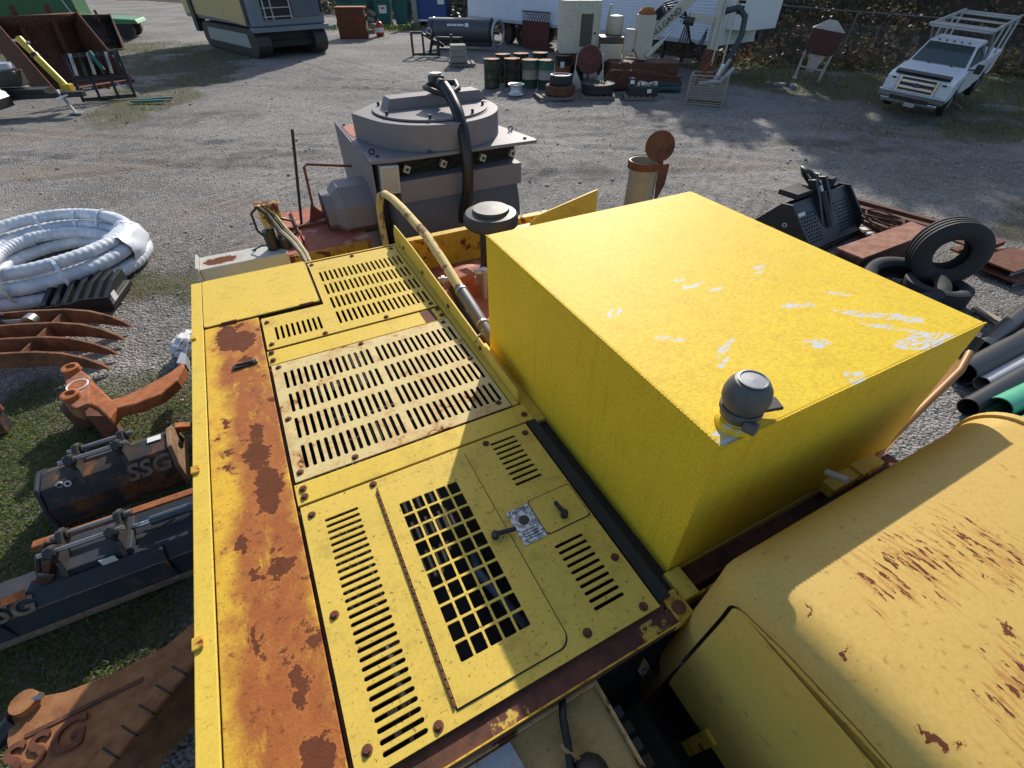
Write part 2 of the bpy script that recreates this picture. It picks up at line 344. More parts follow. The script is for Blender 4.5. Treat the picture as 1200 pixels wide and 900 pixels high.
def make_stones():
    vs = []; fs = []; tn = []; o = 0
    for i in range(9000):
        u = random.random(); d = 2.2+24*u**1.6; a = random.uniform(-.92, .92); x = d*math.tan(a) if abs(a) < .9 else d*math.tan(.9)*(1 if a > 0 else -1); y = d
        if abs(x) > 30: continue
        gq = grassy(x, y)
        if gq > .5 and random.random() < .8: continue
        s = random.uniform(.006, .016)*(1+.02*d)
        if random.random() < .035: s *= 2.2
        p = IV*(1+RNG.uniform(-.28, .28, (len(IV), 1)))*np.array([s*random.uniform(.7, 1.4), s*random.uniform(.7, 1.4), s*random.uniform(.5, .9)])
        c, q = math.cos(i), math.sin(i); p = np.stack([p[:, 0]*c-p[:, 1]*q, p[:, 0]*q+p[:, 1]*c, p[:, 2]], 1)+np.array([x, y, gz(x, y)+s*.25])
        vs.append(p); fs.append(IF+o); o += len(IV); tn.append(np.full(len(IV), random.random()))
    t = NT('loose_stone'); a = t.n.new('ShaderNodeAttribute'); a.attribute_name = 'tint'
    t.set('Base Color', t.mix(a.outputs['Fac'], (.16, .152, .145), (.46, .445, .43))); t.set('Roughness', .9)
    tag(blend_mesh('gravel', np.concatenate(vs), np.concatenate(fs), t.m, np.concatenate(tn)), 'loose grey stones scattered over the yard', 'gravel', kind='stuff')
make_stones()
def leafmat(name, a, b, c=None, trans=.35, rough=.6):
    t = NT(name); at = t.n.new('ShaderNodeAttribute'); at.attribute_name = 'tint'
    col = t.mix(t.step(at.outputs['Fac'], 0, .75), a, b)
    if c: col = t.mix(t.step(at.outputs['Fac'], .8, 1), col, c)
    t.set('Base Color', col); t.set('Roughness', rough)
    tr = t.n.new('ShaderNodeBsdfTranslucent'); t.l.new(col, tr.inputs[0]); mx = t.n.new('ShaderNodeMixShader'); mx.inputs[0].default_value = trans
    t.l.new(t.b.outputs[0], mx.inputs[1]); t.l.new(tr.outputs[0], mx.inputs[2]); t.l.new(mx.outputs[0], t.n['Material Output'].inputs[0]); return t.m
M['grass'] = leafmat('grass_blades', (.065, .125, .020), (.15, .215, .045), (.34, .29, .12), .5)
def make_grass():
    vs = []; fs = []; tn = []; o = 0
    def blade(x, y, h, w):
        nonlocal o
        a = random.uniform(0, 6.283); l = random.uniform(.3, 1.1)*h; b = random.uniform(0, 6.283); z = gz(x, y)-.005
        dx, dy = math.cos(a)*w, math.sin(a)*w; lx, ly = math.cos(b)*l, math.sin(b)*l
        vs.append([(x-dx, y-dy, z), (x+dx, y+dy, z), (x+dx*.7+lx*.45, y+dy*.7+ly*.45, z+h*.65), (x-dx*.7+lx*.45, y-dy*.7+ly*.45, z+h*.65)])
        vs.append([(x-dx*.7+lx*.45, y-dy*.7+ly*.45, z+h*.65), (x+dx*.7+lx*.45, y+dy*.7+ly*.45, z+h*.65), (x+lx, y+ly, z+h*.95), (x+lx, y+ly, z+h*.96)])
        fs.append((o, o+1, o+2, o+3)); fs.append((o+4, o+5, o+6, o+7)); o += 8; r = random.random(); tn.extend([r]*8)
    regs = [(-6.5, -1.9, .3, 4.6, 85000, .034, .0036), (-6.2, -4.3, 5.0, 7.0, 5000, .03, .004), (-32, -9.5, 14, 40, 20000, .10, .012), (7, 17, 4, 18, 12000, .07, .008), (3.8, 7.5, 2.2, 5, 5000, .025, .003), (8, 26, 12, 27, 14000, .11, .012), (-14, 0, 41, 46, 2500, .25, .03)]
    for x0, x1, y0, y1, n, h, w in regs:
        for i in range(n):
            x = random.uniform(x0, x1); y = random.uniform(y0, y1); g = grassy(x, y)
            if random.random() < g*1.15-.05: blade(x, y, h*random.uniform(.5, 1.5), w*random.uniform(.7, 1.5))
    tag(blend_mesh('grass', np.array(vs).reshape(-1, 3), fs, M['grass'], tn), 'patchy short grass and weeds around the attachments', 'grass', kind='stuff')
make_grass()

# ------------------------------------------------------------------ the yellow machine (local x across, local y along, z up)
YEL = (.72, .51, .08); LEM = (.77, .545, .034)
M['deck'] = paint('deck_yellow', YEL, rust=.10, rscale=7, speck=.55, spscale=70, rough=.5, dirtamt=.30, halo=.35)
M['deckp'] = paint('deck_yellow_dusty', (.69, .49, .09), rust=.07, rscale=9, speck=.75, spscale=60, rough=.55, dirtamt=.45, dscale=4, halo=.3)
M['tan'] = paint('bare_tan_panel', (.66, .53, .24), rust=.20, rscale=9, speck=.5, spscale=45, rough=.6, dirtamt=.5, dirt=(.30, .16, .06), halo=.5)
M['rdoor'] = paint('rusty_door_paint', (.70, .43, .045), rust=.22, rscale=13, speck=.75, spscale=60, rough=.6, dirtamt=.4, halo=.6,
    stain=[(-.35, 2.3, .15, .5), (-.34, 1.7, .13, .6), (-.35, 1.1, .14, .6), (-.37, .6, .16, .6), (-.38, .1, .17, .6)],
    rusts=[(-.42, 2.54, .055, .14), (-.35, 2.48, .07, .10), (-.345, 2.30, .03, .035), (-.345, 1.74, .03, .06), (-.355, 1.60, .05, .09), (-.33, 1.42, .055, .10), (-.34, 1.34, .035, .07), (-.44, 1.20, .018, .04), (-.335, 1.045, .045, .035), (-.41, 1.05, .02, .03), (-.33, .65, .02, .06), (-.43, .83, .012, .05), (-.315, .47, .045, .05), (-.46, 1.85, .015, .03)], bump=.4)
M['tank'] = paint('tank_lemon', LEM, rust=.0, speck=.55, spscale=120, rough=.6, var=.12, dirt=(.46, .27, .015), dirtamt=.35, dscale=3.0, bump=.3, streak=.35, grain=.55, wavy=.12,
    chips=[(1.73, .66, 0.131, 0.021, -38), (1.80, .60, 0.082, 0.025, -38), (1.72, .575, 0.107, 0.015, -45), (1.33, 1.09, 0.057, 0.010, 0), (1.38, 1.035, 0.041, 0.011, -20), (.955, 1.075, 0.041, 0.021, 20), (1.02, .868, 0.057, 0.015, -35), (1.545, .822, 0.049, 0.013, -20), (1.60, .80, 0.025, 0.014), (1.42, .636, 0.049, 0.021, -20), (1.76, .80, 0.049, 0.014, -30), (1.67, 1.08, 0.041, 0.015), (1.63, 1.05, 0.025, 0.013), (1.14, .75, 0.074, 0.010, 20), (1.31, 1.15, 0.025, 0.014), (1.08, .70, 0.041, 0.008, 20), (1.74, .48, 0.123, 0.042, -12), (1.37, .47, 0.037, 0.028), (.86, .475, 0.041, 0.025)])
M['tankpatch'] = simple('bare_aluminium_patch', (.52, .58, .68), .45, .3, .12, 25)
M['hood'] = paint('hood_yellow', (.57, .385, .105), rust=.0, speck=.45, spscale=45, rough=.5, dirtamt=.16, dirt=(.25, .12, .03), var=.06, bump=.08, halo=.35, wavy=.10,
    runs=[(1.13, .05, .32, .17), (1.05, -.2, .25, .12), (1.32, .0, .2, .2)], rusts=[(1.14, -.115, .006, .018, -10), (1.04, -.208, .006, .022, -10), (1.24, -.03, .004, .014), (1.32, .04, .006, .016), (1.27, .08, .004, .016), (.815, .10, .006, .009), (.80, -.16, .009, .012), (.825, -.19, .012, .008), (.80, .01, .012, .005)])
M['angle'] = rusty('rusty_angle', (.06, .02, .015), (.15, .048, .028), 14, .8, (.58, .38, .06), .05)
M['yedge'] = paint('edge_yellow', (.66, .44, .05), rust=.25, rscale=16, speck=.4, rough=.55, halo=.5)
M['reddeck'] = rusty('red_deck', (.28, .07, .04), (.46, .15, .09), 7, .8, (.55, .30, .22), .05)
M['greybox'] = paint('grey_box', (.52, .52, .48), rust=.12, rscale=9, speck=.4, rough=.6, rusts=[(-.45, 3.9, .12, .06)], halo=.3)
mach = thing('industrial_machine', 'large yellow machine with louvred rusty deck and big lemon yellow box tank', 'machine', (0, 0, 0), 27.2)
def P(mb, name, mat, **k): return mb.build(name, M[mat] if isinstance(mat, str) else mat, mach, **k)
DZ = 1.90
# chassis, sides and tracks below
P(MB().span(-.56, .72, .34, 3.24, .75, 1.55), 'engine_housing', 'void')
P(MB().span(.722, .736, .36, 3.25, .95, 1.86), 'shade_wall', 'void'); P(MB().span(.436, .80, -.7, .42, 1.10, 1.14), 'shade_sheet', 'void'); P(MB().span(.74, 2.04, .46, 1.88, 1.50, 1.53), 'shade_sheet', 'void')  # near-black sheets added as shade under the tank and beside the slots
P(MB().span(-.592, -.584, .28, 3.28, 1.0, DZ-.012), 'side_panel', 'deck')
P(MB().span(-.58, .74, 3.272, 3.285, 1.0, DZ-.012), 'back_panel', 'deck')
P(MB().span(-.5, 1.95, .46, 5.6, .62, .935), 'chassis', 'rust_dark')
def track(x0):
    mb = MB(); rr = .36; y0, y1 = .7, 4.8; pts = []
    for i in range(9): a = R(-90+180*i/8); pts.append((y1+rr*math.cos(a), .36+rr*math.sin(a)))
    for i in range(9): a = R(90+180*i/8); pts.append((y0+rr*math.cos(a), .36+rr*math.sin(a)))
    tr = P(mb.prism(pts, x0, x0+.42, 'x'), 'track', 'dark_steel')
    sh = MB()
    for i in range(26):
        y = y0+(y1-y0)*i/25; sh.box((x0+.21, y, .73), (.44, .06, .035)); 
    sh.build('track_shoe', M['dark_steel'], tr)
track(-.55); track(1.45)
# edge strip, fastened at a fold
P(MB().span(-.592, -.533, .20, 3.275, DZ-.010, DZ), 'edge_strip', 'deck', bevel=.003)
for y in (2.62, 1.62, .9, .42): P(MB().box((-.580, y, DZ+.006), (.030, .04, .010)), 'hinge_tab', 'yedge', bevel=.003)
P(MB().span(-.528, -.252, .18, 2.685, DZ-.010, DZ-.001), 'rusty_door', 'rdoor', bevel=.003)
h = MB().box((-.35, 2.246, DZ+.006), (.115, .030, .010), (0, 0, 4)); P(h, 'door_handle', 'black', bevel=.004)
P(MB().tube([(-.39, 2.252, DZ+.014), (-.31, 2.245, DZ+.014)], .004, 8), 'pull_rod', 'dark_steel')
plate('cover_gap', rrect(-.533, .098, 2.694, 3.272, .02), [], DZ-.002, .003, M['void'], mach)
plate('cover_plate', rrect(-.528, .092, 2.70, 3.268, .02), [], DZ+.004, .006, M['deck'], mach, .001)
for x in (-.40, .02): P(MB().cyl((x-.04, 2.692, DZ+.006), (x+.04, 2.692, DZ+.006), .008), 'hinge', 'rust')
def slot(x0, x1, y0, y1, k=4):
    r = min(x1-x0, y1-y0)/2*.98; return rrect(x0, x1, y0, y1, r, k)
# back louvre panel, L-shaped
hol = []
for r_ in range(4):
    y = 2.405+.176*r_
    for i in range(18): x = .152+.0305*i; hol.append(slot(x, x+.0145, y, y+.135, 3))
for i in range(9): x = -.182+.0285*i; hol.append(slot(x, x+.0135, 2.40, 2.535, 3))
plate('louvre_panel', [(-.238, 2.332), (.705, 2.332), (.705, 3.225), (.108, 3.225), (.108, 2.655), (-.238, 2.655)], hol, DZ, .006, M['deckp'], mach)
P(MB().span(-.245, .706, 2.190, 2.318, DZ-.014, DZ-.003), 'cross_bar', 'deck', bevel=.003)
P(MB().span(.585, .655, 2.196, 2.312, DZ-.003, DZ-.0015), 'rust_patch', 'rust')
hol = []
for r_ in range(4):
    y = 1.432+.178*r_
    for g in (0, 1):
        for i in range(14): x = -.190+.455*g+.0312*i; hol.append(slot(x, x+.0155, y, y+.135, 3))
plate('louvre_panel', rect(-.236, .705, 1.378, 2.178), hol, DZ+.001, .006, M['tan'], mach)
P(MB().span(-.245, .757, 1.262, 1.368, DZ-.014, DZ-.002), 'cross_bar', 'deck', bevel=.003)
# front louvre panel
hol = []
for i in range(29): y = .385+.0272*i; hol.append(slot(-.168, -.047, y, y+.0135, 3))
for i in range(9): y = .972+.0285*i; hol.append(slot(.518, .634, y, y+.0135, 3))
for i in range(10): y = .442+.0262*i; hol.append(slot(.518, .632, y, y+.0125, 3))
hol.append(rect(.080, .342, .48, 1.12))
plate('louvre_panel', rect(-.238, .708, .362, 1.250), hol, DZ, .006, M['deckp'], mach)
gh = []
for i in range(5):
    for j in range(10): x = .092+.0472*i; y = .497+.0608*j; gh.append(rrect(x, x+.0395, y, y+.0525, .003, 1))
ol = [(.040, .398), (.36, .398)]+[(.36+.04*math.sin(R(a)), .438-.04*math.cos(R(a))) for a in (15, 30, 45, 60, 75, 90)]+[(.40, 1.206), (.040, 1.206)]
plate('grille_door', ol, gh, DZ+.0055, .005, M['deckp'], mach)
gp = [(x+(.004 if x > .2 else -.004), y+(.004 if y > .8 else -.004)) for x, y in ol]
plate('door_gap', gp, [rect(.085, .335, .485, 1.115)], DZ+.0012, .002, M['void'], mach)
plate('hatch_gap', rrect(.518, .704, .734, .892, .014), [], DZ+.0012, .002, M['void'], mach)
hg = MB()
for i in range(32): hg.cyl((.034, .405+.0247*i, DZ+.004), (.034, .405+.0247*i+.020, DZ+.004), .0045, n=8)
P(hg, 'piano_hinge', 'rust')
plate('hatch_plate', rrect(.522, .700, .738, .888, .012), [], DZ+.003, .003, M['deckp'], mach)
t = NT('worn_caution_plate'); n_ = t.noise(60, 5, .8); t.set('Base Color', t.mix(t.step(n_, .46, .54), (.20, .21, .22), (.58, .60, .62))); t.set('Metallic', .5); t.set('Roughness', .45); M['caution'] = t.m
cp = plate('caution_plate', rrect(.428, .518, .735, .882, .004), [], DZ+.003, .002, M['caution'], mach)
text('lettering', 'CAUTION', .018, .001, M['black'], cp, Matrix.Translation((.473, .868, DZ+.0037)))
for i, wd in enumerate((.05, .064, .058, .066)): MB().box((.473, .785-.011*i, DZ+.0034), (wd, .003, .0006)).build('print_line', M['black'], cp)
MB().cyl((.473, .826, DZ+.0031), (.473, .826, DZ+.0036), .02).build('pictogram', M['black'], cp)
for p0, p1 in (((.352, .812), (.428, .800)), ((.604, .832), (.612, .775))):
    hd = P(MB().beam((*p0, DZ+.022), (*p1, DZ+.018), .016, .014), 'latch_handle', 'rubber', bevel=.005)
    q = p0 if p0[0] < .5 else p1
    MB().cyl((*q, DZ), (*q, DZ+.026), .014, n=12).build('pivot', M['black'], hd, smooth=40)
bolts = [(-.212, 2.60), (-.212, 2.37), (.06, 2.345), (.40, 2.35), (.675, 2.37), (.675, 3.19), (.13, 3.19), (.40, 3.20), (-.222, 2.295), (-.222, 2.225), (.69, 2.295), (.69, 2.225), (-.205, 2.150), (.21, 2.160), (.67, 2.15), (-.212, 1.42), (.0, 1.40), (.66, 1.42), (-.212, 1.75), (.675, 1.78), (-.215, 1.335), (-.215, 1.295), (.73, 1.30), (-.205, 1.20), (.03, 1.232), (.505, 1.222), (.68, 1.20), (.68, .56), (.46, .40), (-.20, .42), (-.02, .385), (-.205, .80), (.66, .385)]
b0 = None
for (x, y) in bolts:
    if b0 is None:
        b0 = P(MB().lathe([(.0145, 0), (.0145, .002), (.009, .0025)], n=14).cyl((0, 0, .002), (0, 0, .009), .0085, n=6), 'bolt', 'rust'); o = b0
    else: o = b0.copy(); C.objects.link(o)
    o.location = (x, y, DZ+.0005); o.rotation_euler = (0, 0, random.random()*3)
# joints under the panels, insides seen through the slots
P(MB().span(-.53, .71, .30, 3.27, DZ-.035, DZ-.016).span(0, 0, 0, 0, 0, 0) if False else MB().span(-.25, -.215, .30, 2.7, DZ-.04, DZ-.016).span(.70, .735, .36, 3.2, DZ-.04, DZ-.016), 'frame_rail', 'rust_dark')
for y in (1.315, 2.25, 3.24, .345): P(MB().span(-.53, .72, y-.05, y+.045, DZ-.05, DZ-.017), 'frame_rail', 'rust_dark')
P(MB().span(-.15, .55, 1.45, 2.9, 1.55, 1.62).span(.1, .3, 1.6, 2.8, 1.62, 1.68), 'engine_block', 'void', bevel=.02)  # coloured near black for the shade seen through the slots
for i in range(5): P(MB().cyl((.0, 1.6+.28*i, 1.62), (.0, 1.6+.28*i, 1.69), .05), 'injector_cover', 'dark_steel')
P(MB().tube([(.36, .50, 1.62), (.34, .58, 1.72), (.30, .68, 1.76), (.27, .78, 1.77), (.29, .88, 1.70), (.35, .96, 1.60)], .017, 10), 'coolant_hose', simple('blue_grey_hose', (.10, .13, .20), .4), smooth=60)
P(MB().tube([(-.12, .45, 1.58), (-.10, .60, 1.64), (-.11, .85, 1.65), (-.08, 1.1, 1.58)], .018, 10), 'coolant_hose', 'dark_steel', smooth=60)
P(MB().span(-.2, .5, .45, 1.2, 1.50, 1.56), 'radiator_core', 'void')
# gutter strip, upright fin, pipe
P(MB().span(.716, .762, .375, 1.258, DZ-.02, DZ-.004).span(.716, .720, .375, 1.258, DZ-.004, DZ+.004), 'rubber_gutter', 'rubber')
P(MB().span(.760, .818, 1.262, 1.9, 1.84, 1.872), 'gutter_end', 'deck'); P(MB().span(.764, .818, .40, 1.260, 1.80, 1.855), 'gap_shade', 'void'); P(MB().span(.74, 1.25, .28, .455, 1.45, 1.48), 'shade_sheet', 'void')  # near-black strip and sheet added as shade in the gaps
P(MB().span(.712, .742, 1.38, 3.26, DZ-.020, DZ-.003), 'edge_flange', 'deck')
P(MB().prism([(1.40, 1.80), (3.34, 1.80), (3.34, 1.95), (3.29, 2.02), (2.9, 2.025), (1.40, 1.955)], .744, .752, 'x'), 'upright_fin', 'deck')
for y in (1.8, 2.25, 2.7, 3.1): P(MB().cyl((.736, y, 1.93), (.745, y, 1.93), .012, n=8), 'bolt', 'rust')
M['pipe'] = rusty('scaly_pipe', (.20, .10, .04), (.38, .23, .10), 10, .8, (.62, .47, .18), .16)
P(MB().tube([(.86, 4.27, 1.10), (.86, 4.27, 1.66), (.86, 4.24, 1.80), (.86, 4.12, 1.94), (.86, 3.92, 2.02), (.86, 3.70, 2.055), (.86, 3.42, 2.07), (.86, 2.90, 2.07), (.86, 2.62, 2.02), (.86, 2.34, 1.957)], .030, 14), 'scaly_pipe', 'pipe', smooth=60)
P(MB().tube([(.86, 2.36, 1.962), (.86, 2.18, 1.93), (.86, 2.0, 1.888), (.87, 1.90, 1.85)], .036, 14), 'rubber_sleeve', simple('grey_rubber_sleeve', (.12, .12, .125), .5), smooth=60)
for y, z in ((2.32, 1.954), (2.03, 1.895)): P(MB().lathe([(.036, -.008), (.040, -.008), (.040, .008), (.036, .008)], (.86, y, z), 18, Matrix.Rotation(R(-90), 3, 'X')), 'hose_clamp', 'steel')
P(MB().tube([(.74, 1.86, 1.93), (.755, 1.84, 1.98), (.79, 1.86, 1.99), (.80, 1.89, 1.94)], .006, 8), 'shackle', 'steel')
# engine bay right of the fin
P(MB().span(.76, 2.0, 1.90, 3.34, 1.40, 1.62), 'bay_floor', 'reddeck')
P(MB().span(.76, 2.05, 3.30, 3.36, 1.60, 1.875), 'bay_beam', 'yedge')
P(MB().box((.98, 2.62, 1.86), (.14, .10, .10), (0, 0, 10)), 'red_valve', rusty('red_valve_paint', (.24, .06, .04), (.38, .13, .08)), bevel=.012)
P(MB().cyl((1.06, 2.60, 1.90), (1.14, 2.58, 1.90), .022).cyl((1.12, 2.585, 1.92), (1.12, 2.585, 1.70), .026, .018), 'elbow_fitting', 'galv', smooth=40); P(MB().cyl((.83, 2.66, 1.87), (.92, 2.63, 1.87), .02).cyl((.85, 2.655, 1.87), (.87, 2.65, 1.87), .03, n=6), 'straight_fitting', 'galv', smooth=40)
P(MB().tube([(.90, 2.62, 1.83), (.92, 2.5, 1.70), (.95, 2.3, 1.62)], .022).tube([(.86, 2.7, 1.84), (.85, 2.8, 1.7), (.88, 2.9, 1.62)], .02), 'rubber_hose', 'hose', smooth=60)
P(MB().cyl((1.0, 2.1, 1.62), (1.0, 2.1, 1.80), .12), 'pump_body', 'reddeck', smooth=40); P(MB().cyl((1.15, 2.9, 1.62), (1.15, 2.9, 1.72), .16), 'flange_cover', 'reddeck', smooth=40)
P(MB().lathe([(.0, .25), (.125, .245), (.13, .225), (.178, .215), (.194, .19), (.194, .14), (.172, .12), (.11, .11), (.085, .09), (.085, -.40)], (1.36, 2.97, 1.90), 32), 'air_intake_cap', simple('intake_plastic', (.034, .035, .037), .55, 0, .25, 10), smooth=35)
# far side of the bay: raised lip, wing sheet, exhaust
plate('bay_lid', rrect(1.58, 1.98, 2.86, 3.10, .04), [rrect(1.66, 1.90, 2.93, 3.03, .02)], 1.915, .02, M['deck'], mach, .002)
P(MB().prism([(1.70, 1.62), (2.32, 1.62), (2.30, 2.105), (1.78, 2.0), (1.72, 1.96), (1.69, 1.88)], 3.02, 3.034, 'y'), 'wing_sheet', 'deck')
P(MB().span(1.55, 2.75, 2.3, 3.3, 1.5, 1.62), 'side_deck', 'rust_dark')
ex = P(MB().lathe([(.105, -.75), (.098, .0), (.112, .0), (.112, .05), (.100, .05), (.092, -.1), (.092, -.6)], (2.42, 2.68, 2.34), 30), 'exhaust_stack', paint('stack_grey', (.33, .31, .24), rust=.12, rscale=8, speck=.3, rough=.55, metal=.3), smooth=40)
MB().lathe([(.1125, .0), (.116, .0), (.116, .05), (.1125, .05)], (2.42, 2.68, 2.345), 30, None, True).build('collar', M['rust'], ex, smooth=40)
fl = MB().lathe([(0, -.004), (.096, -.004), (.096, .004), (0, .004)], (0, 0, 0), 32).xf(Matrix.Translation((2.455, 2.60, 2.495)) @ Matrix.Rotation(R(-38), 4, 'Z') @ Matrix.Rotation(R(80), 4, 'X'))
fl.build('rain_flap', M['rust_dark'], ex, smooth=40)
MB().beam((2.475, 2.595, 2.43), (2.50, 2.606, 2.33), .035, .02).prism([(2.485, 2.12), (2.545, 2.24), (2.55, 2.38), (2.47, 2.38), (2.47, 2.25)], 2.575, 2.587, 'y').build('flap_arm', M['rust_dark'], ex)
# the tank
tk = P(MB().span(.820, 2.035, .450, 1.858, 1.84, 2.50), 'box_tank', 'tank', bevel=.010, seg=3)
wb = MB()
def weld(p0, p1, n):
    p0 = Vector(p0); p1 = Vector(p1); d = (p1-p0)
    for i in range(n):
        a = p0+d*((i+.1)/n); b = p0+d*((i+.95)/n); wb.tube([a+(b-a)*.0, (a+b)/2, b], [.0025, .0040, .0025], 6)
weld((.822, .45, 2.498), (.822, 1.858, 2.498), 110); weld((.82, .452, 2.498), (2.035, .452, 2.498), 95); weld((.822, .452, 1.86), (.822, .452, 2.49), 50)
wb.build('weld_bead', M['tank'], tk, smooth=60)
# filler breather on the tank
fl_ = MB().lathe([(.052, 0), (.052, .014), (.046, .020), (.040, .020), (.040, .06)], (.915, .50, 2.5), 28).build('filler_flange', M['tank'], tk, smooth=30)
M['capgrey'] = simple('filler_grey', (.085, .088, .092), .5, .1, .25, 30, .12, 160)
cp = MB().lathe([(.036, 0), (.046, .012), (.050, .030), (.047, .045), (.050, .050), (.057, .066), (.058, .085), (.053, .108), (.042, .126), (.038, .128)], (.915, .50, 2.52), 32).build('filler_cap', M['capgrey'], tk, smooth=30)
MB().lathe([(0, .128), (.034, .1285), (.036, .132), (.033, .133), (.030, .130), (0, .1315)], (.915, .50, 2.52), 28).build('cap_disc', simple('cap_disc_alloy', (.28, .29, .30), .45, .5, .3, 120), cp, smooth=40)
MB().lathe([(.0515, .030), (.0535, .033), (.0535, .042), (.0515, .045)], (.915, .50, 2.52), 28).build('clamp_band', M['capgrey'], cp, smooth=40)
MB().box((.893, .445, 2.545), (.030, .034, .030), (0, 15, 20)).build('clamp_lug', M['capgrey'], cp, bevel=.006)
MB().box((1.005, .495, 2.528), (.085, .045, .010), (0, -6, -20)).build('lever', M['black'], cp, bevel=.003)
# beam and brackets below the tank front
P(MB().span(-.55, .735, .296, .350, DZ-.045, DZ-.018), 'front_angle', 'yedge', bevel=.002)
P(MB().span(.10, .735, .300, .348, DZ-.018, DZ-.0165), 'rust_strip', 'angle')
P(MB().span(-.55, .735, .296, .300, DZ-.018, DZ-.008), 'angle_lip', 'yedge')
P(MB().span(.735, .800, .300, .392, DZ-.05, DZ-.014), 'corner_bracket', 'yedge', bevel=.006)
P(MB().lathe([(.022, 0), (.022, .01), (.012, .014), (0, .014)], (.762, .335, DZ-.014), 12), 'bolt', 'rust', smooth=40)
P(MB().span(.800, .865, .345, .447, DZ-.06, DZ-.022), 'corner_bracket', 'deck', bevel=.004)
P(MB().span(.87, 2.05, .375, .44, DZ-.12, DZ-.075).span(.87, 2.05, .375, .385, DZ-.075, DZ-.05), 'support_beam', 'rust_dark')
P(MB().span(.80, 2.03, .448, .62, DZ-.11, DZ-.062), 'tank_bearer', 'deck')
P(MB().span(.735, 2.05, .300, .312, DZ-.08, DZ-.05).span(.735, 2.0, .345, .353, DZ-.10, DZ-.05), 'edge_rail', 'yedge')
P(MB().span(1.76, 1.90, .395, .455, DZ-.04, DZ+.0).span(1.60, 1.76, .40, .455, DZ-.06, DZ-.01), 'lug_plate', 'deck', bevel=.003)
P(MB().cyl((1.50, .43, 2.03), (1.50, .36, 2.06), .012), 'white_pin', 'white')
P(MB().tube([(1.80, .40, DZ-.03), (2.05, .47, DZ-.05), (2.5, .52, 2.06), (2.62, .56, 2.09)], .016, 8), 'brown_strut', simple('brown_strut_paint', (.32, .15, .03), .5), smooth=60)
P(MB().beam((2.06, .48, 1.80), (3.0, .66, 1.86), .06, .02), 'brown_rail', simple('brown_rail_paint', (.34, .17, .035), .5))
P(MB().cyl((3.0, .68, 1.82), (3.08, .70, 1.94), .06), 'joint_boot', 'rubber')
# standing plate, white cover, cable, edge chain
pm = paint('trodden_plate', (.50, .35, .14), rust=.06, rscale=8, speck=.5, rough=.8, dirtamt=.6, dirt=(.06, .05, .04))
P(MB().span(-.6, .424, -.55, .292, 1.765, 1.80), 'standing_plate', pm, bevel=.002)
P(MB().span(.424, .434, -.55, .302, 1.74, 1.825).span(-.6, .424, .292, .302, 1.74, 1.825), 'plate_lip', paint('chalky_lip', (.55, .40, .20), rust=.3, rscale=14, speck=.5, halo=.4), bevel=.002)
plate('white_cover', [(-.3, -.2), (.165, .02), (.165, .12), (.14, .286), (-.3, .286)], [], 1.812, .008, paint('chalk_white_cover', (.52, .53, .54), rust=.2, rscale=10, halo=.5), mach)
P(MB().lathe([(.02, 0), (.02, .01), (.012, .02), (0, .02)], (.14, .20, 1.812), 8), 'bolt', 'rust_orange')
P(MB().tube([(.16, .06, 1.818), (.20, .09, 1.83), (.245, .14, 1.84), (.27, .20, 1.85), (.29, .26, 1.86), (.32, .31, 1.85), (.34, .35, 1.76)], .011, 8).tube([(.20, -.06, 1.82), (.24, .06, 1.83), (.26, .16, 1.83), (.285, .24, 1.85)], .008, 8), 'power_cable', 'hose', smooth=60)
P(MB().tube([(.255, .21, 1.845), (.262, .19, 1.855), (.285, .16, 1.84), (.30, .13, 1.815)], .006, 8), 'hook_wire', 'pipe', smooth=60)
ch = MB()
for i in range(16): ch.box((.475+.004*(i % 2), .22-.045*i, 1.70), (.03, .03, .012), (0, 20*(i % 2), 0))
P(ch, 'chain', 'dark_steel'); P(MB().span(.44, .70, -.6, .27, 1.2, 1.25).span(.44, .46, -.6, .27, 1.25, 1.72), 'side_tray', 'void')
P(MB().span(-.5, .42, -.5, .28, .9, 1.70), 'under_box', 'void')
# things behind the deck
cb = P(MB().span(-.595, .012, 3.80, 4.02, 1.38, 1.752), 'control_box', 'greybox', bevel=.006)
MB().span(-.612, -.596, 3.78, 4.03, 1.5, 1.775).build('end_flange', M['greybox'], cb)
P(MB().span(-.02, .70, 4.28, 4.31, 1.2, 1.50), 'rear_sill', paint('dirty_yellow_sill', (.45, .28, .05), rust=.3, rscale=8, speck=.6, halo=.4))
P(MB().span(-.02, .74, 4.31, 5.35, 1.40, 1.505).span(.74, 2.5, 3.9, 5.9, .94, 1.065), 'rear_deck', 'reddeck', bevel=.004)
P(MB().span(.05, .18, 4.42, 4.62, 1.505, 1.53), 'red_plate', simple('red_plate_paint', (.45, .06, .06), .5))
P(MB().span(.165, .18, 4.35, 5.3, 1.505, 1.53).span(.0, .7, 4.85, 4.875, 1.505, 1.53), 'deck_rib', 'rust')
P(MB().tube([(.225, 4.97, 1.50), (.38, 4.97, 2.33)], .013, 8), 'upright_rod', 'black', smooth=60)
P(MB().tube([(.35, 4.97, 1.50), (.375, 4.97, 1.70), (.39, 4.97, 2.01), (.42, 4.97, 2.03), (.82, 4.97, 1.96)], .012, 8).prism([(.30, 1.50), (.48, 1.53), (.36, 1.68)], 4.96, 4.975, 'y'), 'bent_guard_rail', rusty('red_rail', (.16, .03, .02), (.26, .06, .04)), smooth=60)
vb = P(MB().box((-.02, 3.98, 2.0), (.14, .10, .12)).box((-.02, 3.98, 2.07), (.17, .08, .02)), 'valve_block', paint('valve_yellow', (.50, .34, .10), rust=.3, rscale=12, speck=.5), bevel=.006)
for i in range(4): MB().cyl((-.075+.036*i, 3.96, 1.80), (-.07+.038*i, 3.95, 2.08), .015).build('spool', M['pipe'], vb)
